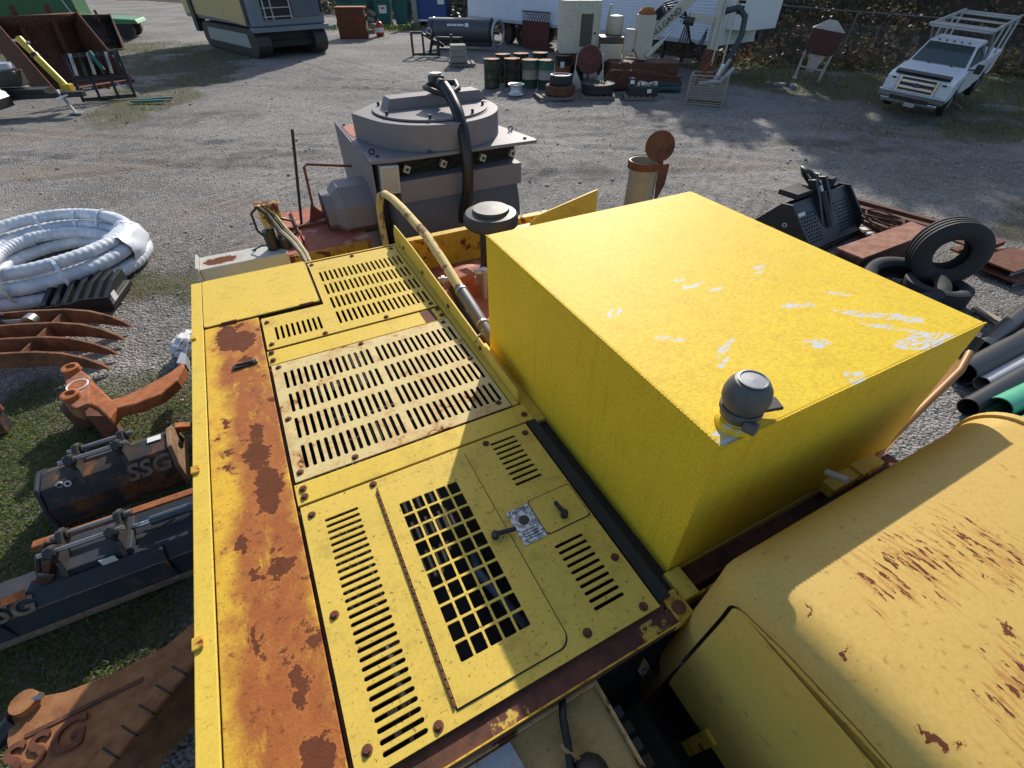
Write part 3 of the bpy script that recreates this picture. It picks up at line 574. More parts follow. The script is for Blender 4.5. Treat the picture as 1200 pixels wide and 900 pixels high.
P(MB().cyl((-.07, 3.92, 1.70), (-.07, 3.92, 1.90), .045).cyl((.02, 3.92, 1.74), (.02, 3.92, 1.83), .05), 'solenoid', 'black', smooth=40)
for i in range(4):
    o = .022*i; P(MB().tube([(-.085+o, 3.94, 2.07-o*.4), (-.05+o, 3.90, 2.03-o*.3), (.0+o*.9, 3.80, 1.93), (.06+o*.7, 3.62, 1.90), (.09+o*.6, 3.40, 1.90), (.10+o*.5, 3.30, 1.88)], .0095, 8), 'steel_line', 'tan' if i % 2 else 'dark_steel', smooth=60)
P(MB().tube([(-.09, 3.94, 2.07), (-.14, 3.95, 2.03), (-.14, 3.95, 1.90), (-.09, 3.95, 1.82)], .009, 8).tube([(.05, 3.95, 1.96), (.12, 3.94, 1.93), (.13, 3.94, 1.84), (.05, 3.94, 1.78)], .010, 8).tube([(-.02, 3.9, 1.78), (-.15, 3.9, 1.80), (-.22, 3.92, 1.77), (-.2, 3.95, 1.755)], .006, 8), 'looped_hose', 'hose', smooth=60)

# ------------------------------------------------------------------ rounded yellow hood beside the standing plate
hood = thing('rounded_hood', 'rounded golden yellow hood streaked with rust at the right of the tank', 'hood', (0, 0, 0), 27.2)
def arc(cx, cy, r, a0, a1, n=8): return [(cx+r*math.cos(R(a0+(a1-a0)*i/n)), cy+r*math.sin(R(a0+(a1-a0)*i/n))) for i in range(n+1)]
prof = [(.355, 1.15), (.33, 1.6), (.305, 2.10)]+arc(.165, 2.15, .14, 8, 84, 9)+[(.08, 2.310), (-.1, 2.325), (-.3, 2.325), (-.5, 2.312)]+arc(-.66, 2.15, .16, 80, 4, 8)+[(-.54, 1.6), (-.55, 1.15)]
def inset(pf, d):
    n = len(pf); out = []
    for i in range(n):
        a = Vector(pf[max(i-1, 0)]); b = Vector(pf[min(i+1, n-1)]); tt = (b-a).normalized(); nn = Vector((tt.y, -tt.x)); nn = -nn if False else nn
        out.append((pf[i][0]-(-nn.x)*-d if False else pf[i][0]+nn.x*-(-d)*-1, pf[i][1]+nn.y*-(-d)*-1))
    return out
def inset2(pf, d):
    cy, cz = -.12, 1.55; n = len(pf); out = []
    for i in range(n):
        a = Vector(pf[max(i-1, 0)]); b = Vector(pf[min(i+1, n-1)]); tt = (b-a).normalized(); nn = Vector((tt.y, -tt.x))
        if nn.dot(Vector((cy-pf[i][0], cz-pf[i][1]))) < 0: nn = -nn
        out.append((pf[i][0]+nn.x*d, pf[i][1]+nn.y*d))
    return out
xs = [(.742+.10*(1-math.cos(R(a))), .085*(1-math.sin(R(a)))) for a in (0, 15, 30, 45, 60, 75, 90)]+[(1.0, 0), (1.4, 0), (1.8, 0), (1.955, 0), (1.957, -.010), (1.985, -.010), (1.987, .03)]
mb = MB(); vs = []; fs = []; n = len(prof)
for x, d in xs: vs += [(x, p[0], p[1]) for p in inset2(prof, d)]
for i in range(len(xs)-1):
    for j in range(n-1): fs.append((i*n+j, i*n+j+1, (i+1)*n+j+1, (i+1)*n+j))
mb.add(vs, fs); mb.build('shell', M['hood'], hood, smooth=35)
M['hood_end'] = paint('hood_end_yellow', (.64, .45, .10), speck=.3, spscale=18, rough=.45, dirtamt=.22, var=.06, bump=.05)
ip = inset2(prof, .095); ip = [p for p in ip if p[1] > 1.5]; ip = [(ip[0][0], 1.50)]+ip+[(ip[-1][0], 1.50)]
MB().prism(ip, .744, .752, 'x').build('end_panel', M['hood_end'], hood)
ip2 = inset2(prof, .0915); MB().prism([(p[0], max(p[1], 1.3)) for p in ip2], .753, .757, 'x').build('seam', M['void'], hood)
MB().beam((.742, .07, 1.30), (.742, .05, 1.56), .02, .045).build('bracket', M['yedge'], hood)
MB().span(.80, 1.95, -.5, .30, 1.0, 1.2).build('hood_base', M['void'], hood)
# ------------------------------------------------------------------ boot on the standing plate
mb = MB(); prof_b = [(-.25, .040, .30), (-.20, .046, .28), (-.16, .044, .17), (-.10, .040, .115), (-.05, .044, .095), (-.02, .046, .078), (.0, .042, .064), (.015, .033, .052), (.024, .018, .040)]
boot = thing('work_boot', 'toe of a black leather work boot on the standing plate', 'boot', (0, 0, 0), 0)
bm_ = Matrix.Translation((.205, .262, 1.8)) @ Matrix.Rotation(R(8), 4, 'Z')
vs = []; fs = []; kk = 14
for (y, w, hh) in prof_b:
    for j in range(kk):
        a = 2*math.pi*j/kk; sx = math.cos(a); sz = math.sin(a); vs.append((w*math.copysign(abs(sx)**.7, sx), y, .022+(hh-.022)*(.5+.5*math.copysign(abs(sz)**.75, sz))))
for i in range(len(prof_b)-1):
    for j in range(kk): fs.append((i*kk+j, i*kk+(j+1) % kk, (i+1)*kk+(j+1) % kk, (i+1)*kk+j))
fs += [tuple(range(kk-1, -1, -1)), tuple(range((len(prof_b)-1)*kk, len(prof_b)*kk))]
mb.add(vs, fs).xf(bm_).build('upper', simple('boot_leather', (.020, .020, .021), .42, 0, .3, 25, .2, 120), boot, smooth=70)
sol = [(-.045, -.26), (.045, -.26), (.044, -.16), (.046, -.08), (.050, -.03), (.044, .005), (.030, .024), (.0, .034), (-.030, .024), (-.044, .005), (-.050, -.03), (-.046, -.08), (-.044, -.16)]
MB().prism(sol, .0, .026).xf(bm_).build('sole', M['rubber'], boot, bevel=.004)
MB().tube([(-.044, -.055, .06), (-.03, -.045, .092), (0, -.042, .10), (.03, -.045, .092), (.044, -.055, .06)], .003, 6).xf(bm_).build('toe_seam', M['rubber'], boot)

# ------------------------------------------------------------------ grey tub unit behind the deck
M['mauve'] = paint('mauve_grey', (.215, .20, .21), speck=.25, spscale=40, rough=.55, dirtamt=.25, var=.06, rust=.04, rscale=5, bump=.08)
M['mauve_d'] = paint('slate_grey', (.10, .105, .115), speck=.25, rough=.6, dirtamt=.4, dirt=(.20, .17, .12), var=.1, bump=.08)
gu = thing('grey_tub_unit', 'grey steel tub unit with round lid and thick black hose behind the deck', 'tub unit', (0, 0, 0), 27.2)
UM = Matrix.Translation((0, 0, -.646)) @ Matrix.Scale(1.19, 4)      # the unit's drawing is in smaller units
def U(mb, name, mat, par=None, **k): return mb.xf(UM).build(name, M[mat] if isinstance(mat, str) else mat, par or gu, **k)
bd = U(MB().prism([(.86, 1.44), (1.98, 1.44), (2.0, 2.0), (2.0, 2.315), (.80, 2.315), (.78, 2.0)], 3.84, 4.78, 'y'), 'body', 'mauve_d', bevel=.01)
U(MB().lathe([(.40, -.56), (.43, -.54), (.43, .54), (.40, .56)], (1.40, 4.06, 1.78), 40, AX), 'drum', 'mauve_d', smooth=35)
pl = U(MB().prism([(.74, 3.70), (.90, 3.67), (2.10, 3.64), (2.11, 3.70), (2.02, 4.25), (1.92, 4.86), (.77, 4.86)], 2.318, 2.342), 'platform', 'mauve', bevel=.003)
U(MB().prism([(.78, 4.40), (1.0, 4.40), (1.0, 4.80), (.78, 4.80)], 2.343, 2.346), 'rust_patch', 'reddeck', pl)
cx, cy, rr = 1.42, 4.23, .555; tip = Vector((.80, 4.36))
dv = Vector((cx, cy))-tip; al = math.asin(rr/dv.length); b0_ = math.atan2(-dv.y, -dv.x); ta = math.pi/2-al
pts = [tuple(tip)]+[(cx+rr*math.cos(b0_+ta+(2*math.pi-2*ta)*i/40), cy+rr*math.sin(b0_+ta+(2*math.pi-2*ta)*i/40)) for i in range(41)]
U(MB().prism(pts, 2.342, 2.525), 'collar_ring', 'mauve', smooth=30, bevel=.004)
U(MB().lathe([(.475, 0), (.478, .004), (.470, .004)], (cx, cy, 2.5255), 48), 'lid_gasket', 'void')
ld = U(MB().lathe([(.465, 0), (.465, .016), (0, .016)], (cx, cy, 2.5255), 48), 'lid', 'mauve', smooth=30)
U(MB().prism([(-.40, 2.541), (.50, 2.541), (.42, 2.62), (-.36, 2.62)], 4.20, 4.36, 'y').xf(Matrix.Translation((1.45, .04, 0)) @ Matrix.Translation((0, 4.28, 0)) @ Matrix.Rotation(R(2), 4, 'Z') @ Matrix.Translation((0, -4.28, 0))), 'lid_beam', 'mauve', ld, bevel=.004)
for a in (200, 250, 300, 340, 20, 150): U(MB().cyl((cx+.43*math.cos(R(a)), cy+.43*math.sin(R(a)), 2.541), (cx+.43*math.cos(R(a)), cy+.43*math.sin(R(a)), 2.57), .012, n=8), 'lid_bolt', 'black', ld)
mo = U(MB().box((1.50, 4.26, 2.69), (.10, .11, .12)).cyl((1.50, 4.12, 2.70), (1.50, 4.28, 2.70), .04), 'hydraulic_motor', 'dark_steel', bevel=.006)
U(MB().cyl((1.50, 4.26, 2.75), (1.50, 4.26, 2.765), .05, n=8), 'motor_cap', 'steel', mo)
U(MB().tube([(1.56, 4.20, 2.70), (1.61, 4.12, 2.71), (1.60, 4.04, 2.68), (1.53, 4.0, 2.66)], .022, 8).tube([(1.44, 4.22, 2.70), (1.38, 4.2, 2.68), (1.41, 4.08, 2.67), (1.48, 4.0, 2.65)], .02, 8), 'motor_hose', 'hose', mo, smooth=60)
hp = [Vector(p) for p in ((1.50, 4.10, 2.70), (1.50, 3.94, 2.64), (1.485, 3.78, 2.56), (1.47, 3.66, 2.44), (1.46, 3.60, 2.28), (1.45, 3.59, 2.10), (1.43, 3.62, 1.92), (1.38, 3.68, 1.78), (1.28, 3.76, 1.66), (1.2, 3.8, 1.55))]
def smoothpath(p, n):
    out = []; k = len(p)
    for i in range(k-1):
        p0, p1, p2, p3 = p[max(i-1, 0)], p[i], p[i+1], p[min(i+2, k-1)]
        for j in range(n):
            t_ = j/n; out.append(.5*((2*p1)+(p2-p0)*t_+(2*p0-5*p1+4*p2-p3)*t_*t_+(3*p1-p0-3*p2+p3)*t_**3))
    return out+[p[-1]]
sp = smoothpath(hp, 14); U(MB().tube(sp, [.047 if i % 2 else .041 for i in range(len(sp))], 14), 'thick_hose', 'hose', smooth=70)
sh = U(MB().span(.93, 1.985, 3.69, 3.86, 2.005, 2.17), 'front_shelf', 'mauve', bevel=.004)
U(MB().span(.90, 1.99, 3.832, 3.838, 2.16, 2.317), 'recess', 'void')
for x in (1.02, 1.32, 1.66, 1.93):
    s_ = U(MB().box((x, 3.76, 2.235), (.05, .04, .055), (0, 25, 0)), 'sensor', 'galv', bevel=.004); U(MB().cyl((x, 3.738, 2.235), (x, 3.732, 2.235), .012, n=10), 'eye', 'black', s_)
for x0, x1 in ((1.0, 1.3), (1.35, 1.62), (1.66, 1.95)): U(MB().tube([(x0, 3.79, 2.18), ((x0+x1)/2, 3.77, 2.26), (x1, 3.79, 2.30)], .008, 6).tube([(x0, 3.78, 2.24), ((x0+x1)/2, 3.79, 2.20), (x1, 3.78, 2.22)], .006, 6), 'wiring', 'hose')
jb = U(MB().box((.865, 3.72, 2.20), (.14, .10, .20), (0, 4, 0)), 'junction_box', 'greybox', bevel=.006)
U(MB().box((.865, 3.667, 2.20), (.11, .006, .17), (0, 4, 0)), 'box_lid', 'galv', jb)
U(MB().prism([(3.72, 1.45), (4.82, 1.45), (4.90, 2.36), (4.86, 2.37), (3.68, 2.318)], .735, .748, 'x'), 'side_wall', 'mauve')
oc = [(4.02+.25*math.cos(R(22.5+45*i)), 1.93+.21*math.sin(R(22.5+45*i))) for i in range(8)]
mb = MB(); n = 8; vs = []
for x, s_ in ((.733, 1.0), (.50, 1.0), (.44, .72), (.375, .72)): vs += [(x, 4.02+(p[0]-4.02)*s_, 1.93+(p[1]-1.93)*s_) for p in oc]
mb.add(vs, [(i*n+j, i*n+(j+1) % n, (i+1)*n+(j+1) % n, (i+1)*n+j) for i in range(3) for j in range(n)]); U(mb, 'side_duct', 'mauve')
U(MB().prism([(4.02+(p[0]-4.02)*.6, 1.93+(p[1]-1.93)*.6) for p in oc], .374, .376, 'x'), 'duct_mouth', 'void')
for x, y in ((2.03, 3.98), (.80, 3.86), (1.9, 4.75)): U(MB().ring((x, y, 2.362), .018, .006, Matrix.Rotation(R(90), 3, 'X'), 16, 6), 'lifting_eye', 'black', smooth=60)
for x, y in ((.82, 3.78), (2.03, 3.72), (1.2, 3.70), (.80, 4.82)): U(MB().cyl((x, y, 2.342), (x, y, 2.356), .014, n=6), 'bolt', 'dark_steel')

# ------------------------------------------------------------------ left foreground attachments
def steel_paint(nm, col, rust, sc=7): return paint(nm, col, rust=rust, rscale=sc, speck=.4, rough=.55, dirtamt=.35, dirt=(.14, .09, .05), halo=.4)
M['wornsteel'] = rusty('worn_letter_steel', (.13, .085, .06), (.27, .19, .14), 14)
M['blackrust'] = steel_paint('black_rusty', (.040, .040, .042), .20, 5)
M['navy'] = steel_paint('navy_black', (.040, .048, .062), .10, 5)
# white corrugated hose coil
cl = thing('hose_coil', 'shrink-wrapped coil of white corrugated hose on the gravel', 'hose coil', (-6.74, 6.42, 0)); cl.scale = (.84, .84, .80)
t = NT('white_corrugated'); wv = t.noise(3, 4, .6); t.set('Base Color', t.mix(t.step(wv, .35, .7), (.50, .54, .60), (.80, .81, .82))); t.set('Roughness', .4); M['whose'] = t.m
def coil(Rm, r, z0, z1, turns, ph):
    n = int(300*turns); return MB().tube([((Rm+.03*math.sin(3*a))*math.cos(a), (Rm+.03*math.sin(3*a+1))*math.sin(a), z0+(z1-z0)*i/n+.02*math.sin(2*a+ph)) for i in range(n+1) for a in (ph+2*math.pi*turns*i/n,)], [r if i % 4 < 2 else r*.94 for i in range(n+1)], 14)
for a_ in ((1.33, .115, .12, .125, 0), (1.30, .115, .35, .37, 1), (1.09, .115, .12, .14, 2), (1.08, .115, .34, .36, 4), (1.20, .105, .55, .57, 3), (.86, .115, .12, .14, 5), (.87, .11, .32, .34, 2.5)): coil(a_[0], a_[1], a_[2], a_[3], 1.01, a_[4]).build('coil_turn', M['whose'], cl, smooth=75)
M['wrap'] = None
t = NT('wrap_film'); t.set('Base Color', (.66, .70, .76, 1)); t.set('Roughness', .22); t.bump(t.noise(9, 5, .7, 1.5), .3, .02); M['wrap'] = t.m
for a0, a1 in ((0, 34),):
    mb = MB(); vs = []; n1, n2 = 26, 18
    for i in range(n1):
        a = R(a0+(a1-a0)*i/(n1-1))
        for j in range(n2):
            b = 2*math.pi*j/n2; w = .02*math.sin(7*b+5*a)+.015*math.sin(13*a+3*b)
            vs.append(((1.20+(.265+w)*math.cos(b))*math.cos(a), (1.20+(.265+w)*math.cos(b))*math.sin(a), .33+(.33+w)*math.sin(b)))
    mb.add(vs, [(i*n2+j, i*n2+(j+1) % n2, (i+1)*n2+(j+1) % n2, (i+1)*n2+j) for i in range(n1-1) for j in range(n2)]).build('wrap_film', M['wrap'], cl, smooth=80)
for a in (-75, -100, 75, 100, 130, 30, -45):
    c, s_ = math.cos(R(a)), math.sin(R(a)); ph = [(1.20+.255*math.cos(R(b)), .335+.335*math.sin(R(b))) for b in range(0, 361, 20)]
    mb = MB(); vs = []
    for q, z in ph:
        for w in (-.025, .025): vs.append((q*c-w*s_, q*s_+w*c, z))
    mb.add(vs, [(2*i, 2*i+1, 2*i+3, 2*i+2) for i in range(len(ph)-1)]).build('strap', simple('cloudy_strap', (.60, .58, .50), .4) if 'strap' not in M else M['strap'], cl)
    M['strap'] = cl.children[-1].data.materials[0]
# black ribbed tray
tr = thing('ribbed_tray', 'black ribbed plastic tray beside the white hose coil', 'tray', (-5.72, 5.56, 0), 14); tr.scale = (.84, .84, .84)
M['plastic'] = simple('black_plastic', (.016, .017, .018), .38)
MB().span(-.48, .50, -.40, .40, .02, .10).build('tray_base', M['plastic'], tr, bevel=.01)
for i in range(7):
    x = -.42+.14*i; MB().prism([(-.40, .10), (-.40, .20), (.05, .30), (.42, .30), (.42, .10)], x-.035, x+.03, 'x').build('rib', M['plastic'], tr, bevel=.008)
MB().prism([(-.48, .02), (.50, .02), (.50, .24), (.10, .24), (.0, .20), (-.48, .18)], -.43, -.41, 'y').build('front_lip', M['plastic'], tr)
MB().box((.503, -.26, .17), (.004, .14, .13)).build('white_sticker', M['white'], tr)
# four-tine rake
rk = thing('tine_rake', 'rusty four-tine rake lying below the black tray', 'rake attachment', (-4.62, 4.48, 0), 8)
tine = [(0, .02), (-.06, .10), (-.18, .20), (-.36, .285), (-.6, .33), (-1.0, .345), (-1.6, .33), (-2.4, .32), (-2.4, .08), (-1.6, .12), (-1.0, .15), (-.6, .14), (-.36, .11), (-.15, .05)]
M['tine'] = rusty('tine_rust', (.085, .035, .018), (.26, .10, .04), 8)
for i, y in enumerate((.44, .15, -.14, -.42)):
    MB().prism([(p[0]+.08*(1.5-i)*-.6, p[1]) for p in tine], y-.016, y+.016, 'y').build('tine', M['tine'], rk, bevel=.003)
    if i < 3: MB().span(-.72, -.70, y-.275, y-.016, .14, .30).build('cross_plate', M['tine'], rk)
MB().cyl((-2.4, .28, .30), (-1.25, .28, .30), .055).build('cylinder', M['black'], rk, smooth=40)
MB().cyl((-1.25, .28, .30), (-.98, .28, .30), .028).cyl((-.98, .24, .30), (-.98, .34, .30), .07).build('rod_end', M['steel'], rk, smooth=40)
MB().tube([(-2.3, .40, .30), (-1.9, .45, .46), (-1.5, .40, .46), (-1.25, .32, .36)], .022, 8).tube([(-2.3, .1, .32), (-1.9, .12, .44), (-1.5, .25, .42), (-1.3, .28, .36)], .02, 8).tube([(-2.2, -.1, .30), (-1.9, -.12, .37), (-1.65, .0, .37), (-1.45, -.05, .34)], .02, 8).build('hydraulic_hose', M['hose'], rk, smooth=60)
MB().cyl((-1.9, -.44, .22), (-1.9, .46, .22), .05).build('cross_tube', M['tine'], rk, smooth=40)
# ripper shank
rp = thing('ripper_shank', 'orange rusted ripper shank with two pin bosses and a curved tooth', 'ripper')
M['ripper'] = rusty('ripper_orange', (.26, .07, .02), (.44, .15, .045), 12)
top = [(-4.17, 3.50, 0.36), (-3.96, 3.37, 0.36), (-3.76, 3.22, 0.36), (-3.64, 3.29, 0.36), (-3.53, 3.44, 0.36), (-3.42, 3.63, 0.36), (-3.38, 3.78, 0.36), (-3.33, 3.71, 0.36), (-3.29, 3.50, 0.36), (-3.34, 3.29, 0.36), (-3.49, 3.16, 0.36), (-3.63, 3.10, 0.36), (-3.62, 2.97, 0.36), (-3.80, 3.10, 0.36), (-3.94, 3.17, 0.36)]
MB().prism([(p[0], p[1]) for p in top], .24, .36).build('shank', M['ripper'], rp, bevel=.015)
hd = [(-4.46, 3.59, 0.38), (-4.35, 3.65, 0.38), (-4.17, 3.54, 0.38), (-3.91, 3.15, 0.38), (-3.98, 3.08, 0.38), (-4.12, 3.13, 0.38), (-4.26, 3.35, 0.38)]
MB().prism([(p[0], p[1]) for p in hd], .22, .38).build('head_plate', rusty('chipped_head', (.22, .07, .03), (.36, .14, .06), 8, .8, (.42, .38, .33), .05), rp, bevel=.01)
for p in ((-4.38, 3.61, 0.38), (-4.11, 3.22, 0.38)):
    MB().lathe([(.075, 0), (.075, .05), (.05, .055), (.04, .03), (0, .03)], p, 20).build('pin_boss', M['ripper'], rp, smooth=40)
p = (-4.18, 3.39, 0.38); MB().ring((p[0], p[1], .384), .085, .008, None, 24, 6).build('badge_ring', M['white'], rp); MB().lathe([(.078, 0), (.078, .006), (0, .006)], (p[0], p[1], .38), 20).build('badge', M['ripper'], rp)
MB().prism([(p[0], p[1]) for p in ((-4.16, 3.36, 0.2), (-3.83, 3.19, 0.2), (-3.69, 3.02, 0.2), (-3.87, 3.02, 0.2))], .0, .34).build('web', M['rust'], rp)
p = (-4.23, 3.32, 0.15); MB().lathe([(.14, .0), (.14, .22), (.10, .24), (0, .24)], (p[0], p[1], 0), 18).build('support_drum', M['rust_dark'], rp, smooth=40)
MB().prism([(p[0], p[1]) for p in ((-3.45, 3.78, 0.34), (-3.50, 3.96, 0.34), (-3.43, 3.93, 0.34), (-3.34, 3.75, 0.34))], .25, .35).build('tooth_tip', M['galv'], rp)
# crumpled bag
mb = MB(); pb = (-3.81, 4.47, 0.05); vs = [tuple(Vector(pb)+Vector((.16*v[0]*(1+.35*math.sin(9*v[1]+5*v[2])), .24*v[1]*(1+.3*math.sin(11*v[0]+3)), .12*v[2]*(1+.4*math.sin(13*v[0]+7*v[1]))))) for v in IV]
bm = bmesh.new(); bmesh.ops.create_icosphere(bm, subdivisions=4, radius=1)
for v in bm.verts:
    d = v.co.copy(); f = 1+.5*mnoise.turbulence(d*2.3, 4, True)*.6-.2; v.co = Vector((.17*d.x*f, .26*d.y*f, .13*max(d.z, -.6)*f))+Vector((pb[0], pb[1], .08))
me = bpy.data.meshes.new('plastic_bag'); bm.to_mesh(me); bm.free()
t = NT('bag_print'); t.set('Base Color', t.mix(t.step(t.noise(14, 3, .6, 1), .55, .6), (.62, .62, .60), (.10, .10, .11))); t.set('Roughness', .4)
tag(link('plastic_bag', me, t.m, None, 50), 'crumpled white printed bag beside the edge of the yellow deck', 'bag')
# SSG bucket: long axis along local x
def pin_ears(par, xs_, y0, z0, mat, w=.035):
    """two hitch ears with two cross pins"""
    for x in xs_:
        e = MB().prism([(y0-.20, z0-.04), (y0-.14, z0+.10), (y0-.16, z0+.20), (y0-.10, z0+.26), (y0-.04, z0+.22), (y0+.02, z0+.12), (y0+.12, z0+.18), (y0+.19, z0+.15), (y0+.19, z0+.07), (y0+.12, z0-.04)], x-w/2, x+w/2, 'x').build('ear', mat, par, bevel=.006)
        for yy, zz in ((y0-.10, z0+.20), (y0+.14, z0+.11)): MB().lathe([(.022, -.035), (.046, -.035), (.046, .035), (.022, .035)], (x, yy, zz), 18, AX).build('bushing', M['dark_steel'], e, smooth=40)
    for yy, zz in ((y0-.10, z0+.20), (y0+.14, z0+.11)): MB().cyl((xs_[0]-.08, yy, zz), (xs_[1]+.08, yy, zz), .021).build('pin', M['steel'], par, smooth=40)
bk = thing('digging_bucket', 'small black and rusty digging bucket lettered SSG on the grass', 'bucket', (-3.36, 2.55, 0), 30); bk.scale = (.92, .88, .88)
prof = [(-.30, .02), (-.27, .22), (-.16, .38), (.04, .40), (.16, .34), (.26, .20), (.30, .02)]
MB().prism(prof, -.50, .46, 'x').build('shell', M['blackrust'], bk, bevel=.012)
MB().prism([(-.30, .01), (-.06, .01), (-.02, .03), (-.20, .30), (-.27, .22)], -.505, .465, 'x').build('wear_plate', M['rust'], bk, bevel=.006)
MB().prism([(-.33, .0), (-.29, .24), (-.16, .405), (.08, .43), (.20, .35), (.34, .0)], .462, .50, 'x').build('side_cutter', rusty('worn_cutter', (.17, .09, .05), (.34, .21, .11), 9), bk, bevel=.006)
MB().prism([(-.32, .0), (-.28, .24), (-.16, .40), (.06, .42), (.18, .34), (.32, .0)], -.53, -.502, 'x').build('side_cutter', M['navy'], bk, bevel=.006)
for i in range(4): MB().box((.506, .02+.06*i, .22-.02*i), (.012, .028, .09), (20, 0, 0)).build('tooth_slot', M['black'], bk)
MB().prism([(.50, .02), (.60, .0), (.62, .05), (.50, .10)], .20, .28, 'y').xf(Matrix.Translation((0, 0, .22))).build('corner_tooth', M['rust_orange'], bk, bevel=.008)
pin_ears(bk, (-.20, .14), .0, .36, M['dark_steel'])
fm = frame((.27, -.232, .285), (1, 0, 0), (0, .55, .83)); text('lettering', 'SSG', .21, .014, M['wornsteel'], bk, fm, .15, .006)
MB().box((.36, .02, .405), (.11, .07, .004)).build('white_sticker', M['white'], bk)
for x, y in ((-.30, -.12), (-.36, -.10)): MB().ring((x, y-.055, .375), .022, .006, Matrix.Rotation(R(50), 3, 'X'), 14, 6).build('ring_mark', M['white'], bk)
# tilting grading bucket, bottom left
tb = thing('grading_bucket', 'long black tilting bucket with hydraulic cylinder and SSG lettering, left of the rusty deck door', 'bucket', (-2.82, 1.72, 0), 27); tb.scale = (.9, .8, .8)
MB().prism([(-.26, .0), (-.24, .28), (-.15, .42), (.05, .42), (.05, .36), (-.10, .36), (-.18, .24), (-.20, .0)], -1.15, 1.0, 'x').build('back_sheet', M['navy'], tb, bevel=.008)
MB().prism([(.05, .34), (.05, .42), (.26, .46), (.26, .36)], -.25, 1.0, 'x').build('top_channel', M['navy'], tb, bevel=.006)
MB().span(-.55, 1.0, .30, .38, .36, .44).build('cutting_edge', M['rust_orange'], tb, bevel=.01)
MB().prism([(-.285, .0), (-.285, .05), (-.262, .06), (-.262, .0)], -1.15, 1.0, 'x').build('bottom_strip', M['wornsteel'], tb)
for x in (-1.10, -.72, .34, .70): MB().prism([(-.262, .03), (-.244, .28), (-.16, .41), (-.20, .41), (-.275, .28)], x-.012, x+.012, 'x').build('stiffener', M['navy'], tb, bevel=.004)
MB().tube([(-1.15, -.232, .285), (1.0, -.232, .285)], .007, 6).build('weld_bead', M['wornsteel'], tb)
MB().span(-1.15, 1.0, -.24, .30, .0, .05).build('floor_sheet', M['blackrust'], tb)
MB().box((-.05, .03, .47), (.46, .36, .07)).build('tilt_plate', M['navy'], tb, bevel=.01)
pin_ears(tb, (-.24, .13), .02, .50, M['dark_steel'])
MB().cyl((.30, .08, .50), (.66, .08, .50), .045).build('tilt_cylinder', simple('slate_cylinder', (.05, .065, .085), .4), tb, smooth=40)
MB().cyl((.18, .08, .50), (.30, .08, .50), .022).build('piston_rod', M['chrome'], tb, smooth=40); MB().cyl((.69, .02, .50), (.69, .14, .50), .06).build('clevis', M['rust'], tb, smooth=40)
MB().tube([(-.42, -.08, .47), (-.40, .05, .58), (-.34, .12, .62), (-.28, .12, .56)], .018, 8).build('hydraulic_hose', M['hose'], tb, smooth=60)
MB().tube([(-.45, .0, .45), (-.38, -.12, .52), (-.30, -.16, .5)], .016, 8).build('hydraulic_hose', M['hose'], tb, smooth=60); MB().tube([(.25, .0, .48), (.38, -.03, .5), (.48, .0, .52)], .012, 8).build('hydraulic_hose', M['hose'], tb, smooth=60)
MB().box((-.39, -.05, .45), (.09, .16, .10)).build('valve', M['rust_dark'], tb, bevel=.01)
text('lettering', 'SSG', .21, .016, M['wornsteel'], tb, frame((-.66, -.215, .34), (1, 0, 0), (0, .55, .83)), .15, .004)
MB().box((-.58, -.16, .425), (.14, .07, .006), (30, 0, 0)).build('rust_plate', M['rust_orange'], tb)
MB().box((.02, -.168, .47), (.10, .004, .07)).build('white_tag', M['white'], tb)
# large rusty bucket lying on its side, bottom left
rb = thing('rusted_bucket', 'large brown rusted bucket lettered SSG at the bottom left corner', 'bucket')
M['rbk'] = rusty('bucket_rust', (.20, .075, .028), (.36, .16, .06), 10)
side = [(-2.56, 0.59, 0.45), (-2.62, 0.69, 0.45), (-2.63, 0.77, 0.45), (-2.42, 0.81, 0.45), (-2.21, 0.90, 0.45), (-2.00, 1.04, 0.45), (-1.90, 1.18, 0.45), (-1.83, 1.02, 0.45), (-1.90, 0.77, 0.45), (-1.99, 0.59, 0.45), (-2.05, 0.47, 0.45), (-2.36, 0.39, 0.45)]
sp_ = [(p[0], p[1]) for p in side]
MB().prism(sp_, .43, .46).build('side_plate', M['rbk'], rb, bevel=.004)
MB().prism(sp_, -.02, .02).build('side_plate', M['rbk'], rb)
a, b = side[2], side[7]; rib = MB()
q = [Vector(side[i]) for i in (3, 4, 5, 6)]
MB().prism([(v.x, v.y) for v in q]+[(v.x+.02, v.y-.03) for v in reversed(q)], .02, .43).build('back_sheet', M['rust_dark'], rb)
MB().beam((-2.48, 0.61, 0.463), (-2.03, 0.87, 0.463), .022, .008).build('stiffener', M['rust_dark'], rb)
e0 = Vector(side[7]); e1_ = Vector(side[10])
for i in range(6):
    c = e0.lerp(e1_, (i+.5)/6); MB().box((c.x+.02, c.y-.02, .468), (.11, .10, .03), (0, 0, math.degrees(math.atan2((e1_-e0).y, (e1_-e0).x)))).build('edge_segment', M['rbk'], rb, bevel=.008)
    if i: MB().box((c.x+.02+(e0-e1_).x/12, c.y-.02+(e0-e1_).y/12, .47), (.008, .10, .034), (0, 0, math.degrees(math.atan2((e1_-e0).y, (e1_-e0).x)))).build('weld_gap', M['void'], rb)
text('lettering', 'SSG', .22, .016, M['rust'], rb, frame((-2.35, 0.56, 0.467), (.80, .42, 0), (-.42, .80, 0)), .1, .004)
p = (-2.57, 0.75, 0.47); MB().lathe([(.02, 0), (.06, 0), (.06, .06), (.02, .06)], (p[0], p[1], .45), 18).build('pin_boss', M['rbk'], rb, smooth=40)
p2 = (-2.52, 0.78, 0.47); MB().cyl((p[0], p[1], .48), (p2[0]+.02, p2[1], .50), .02).build('pin', M['steel'], rb, smooth=40)
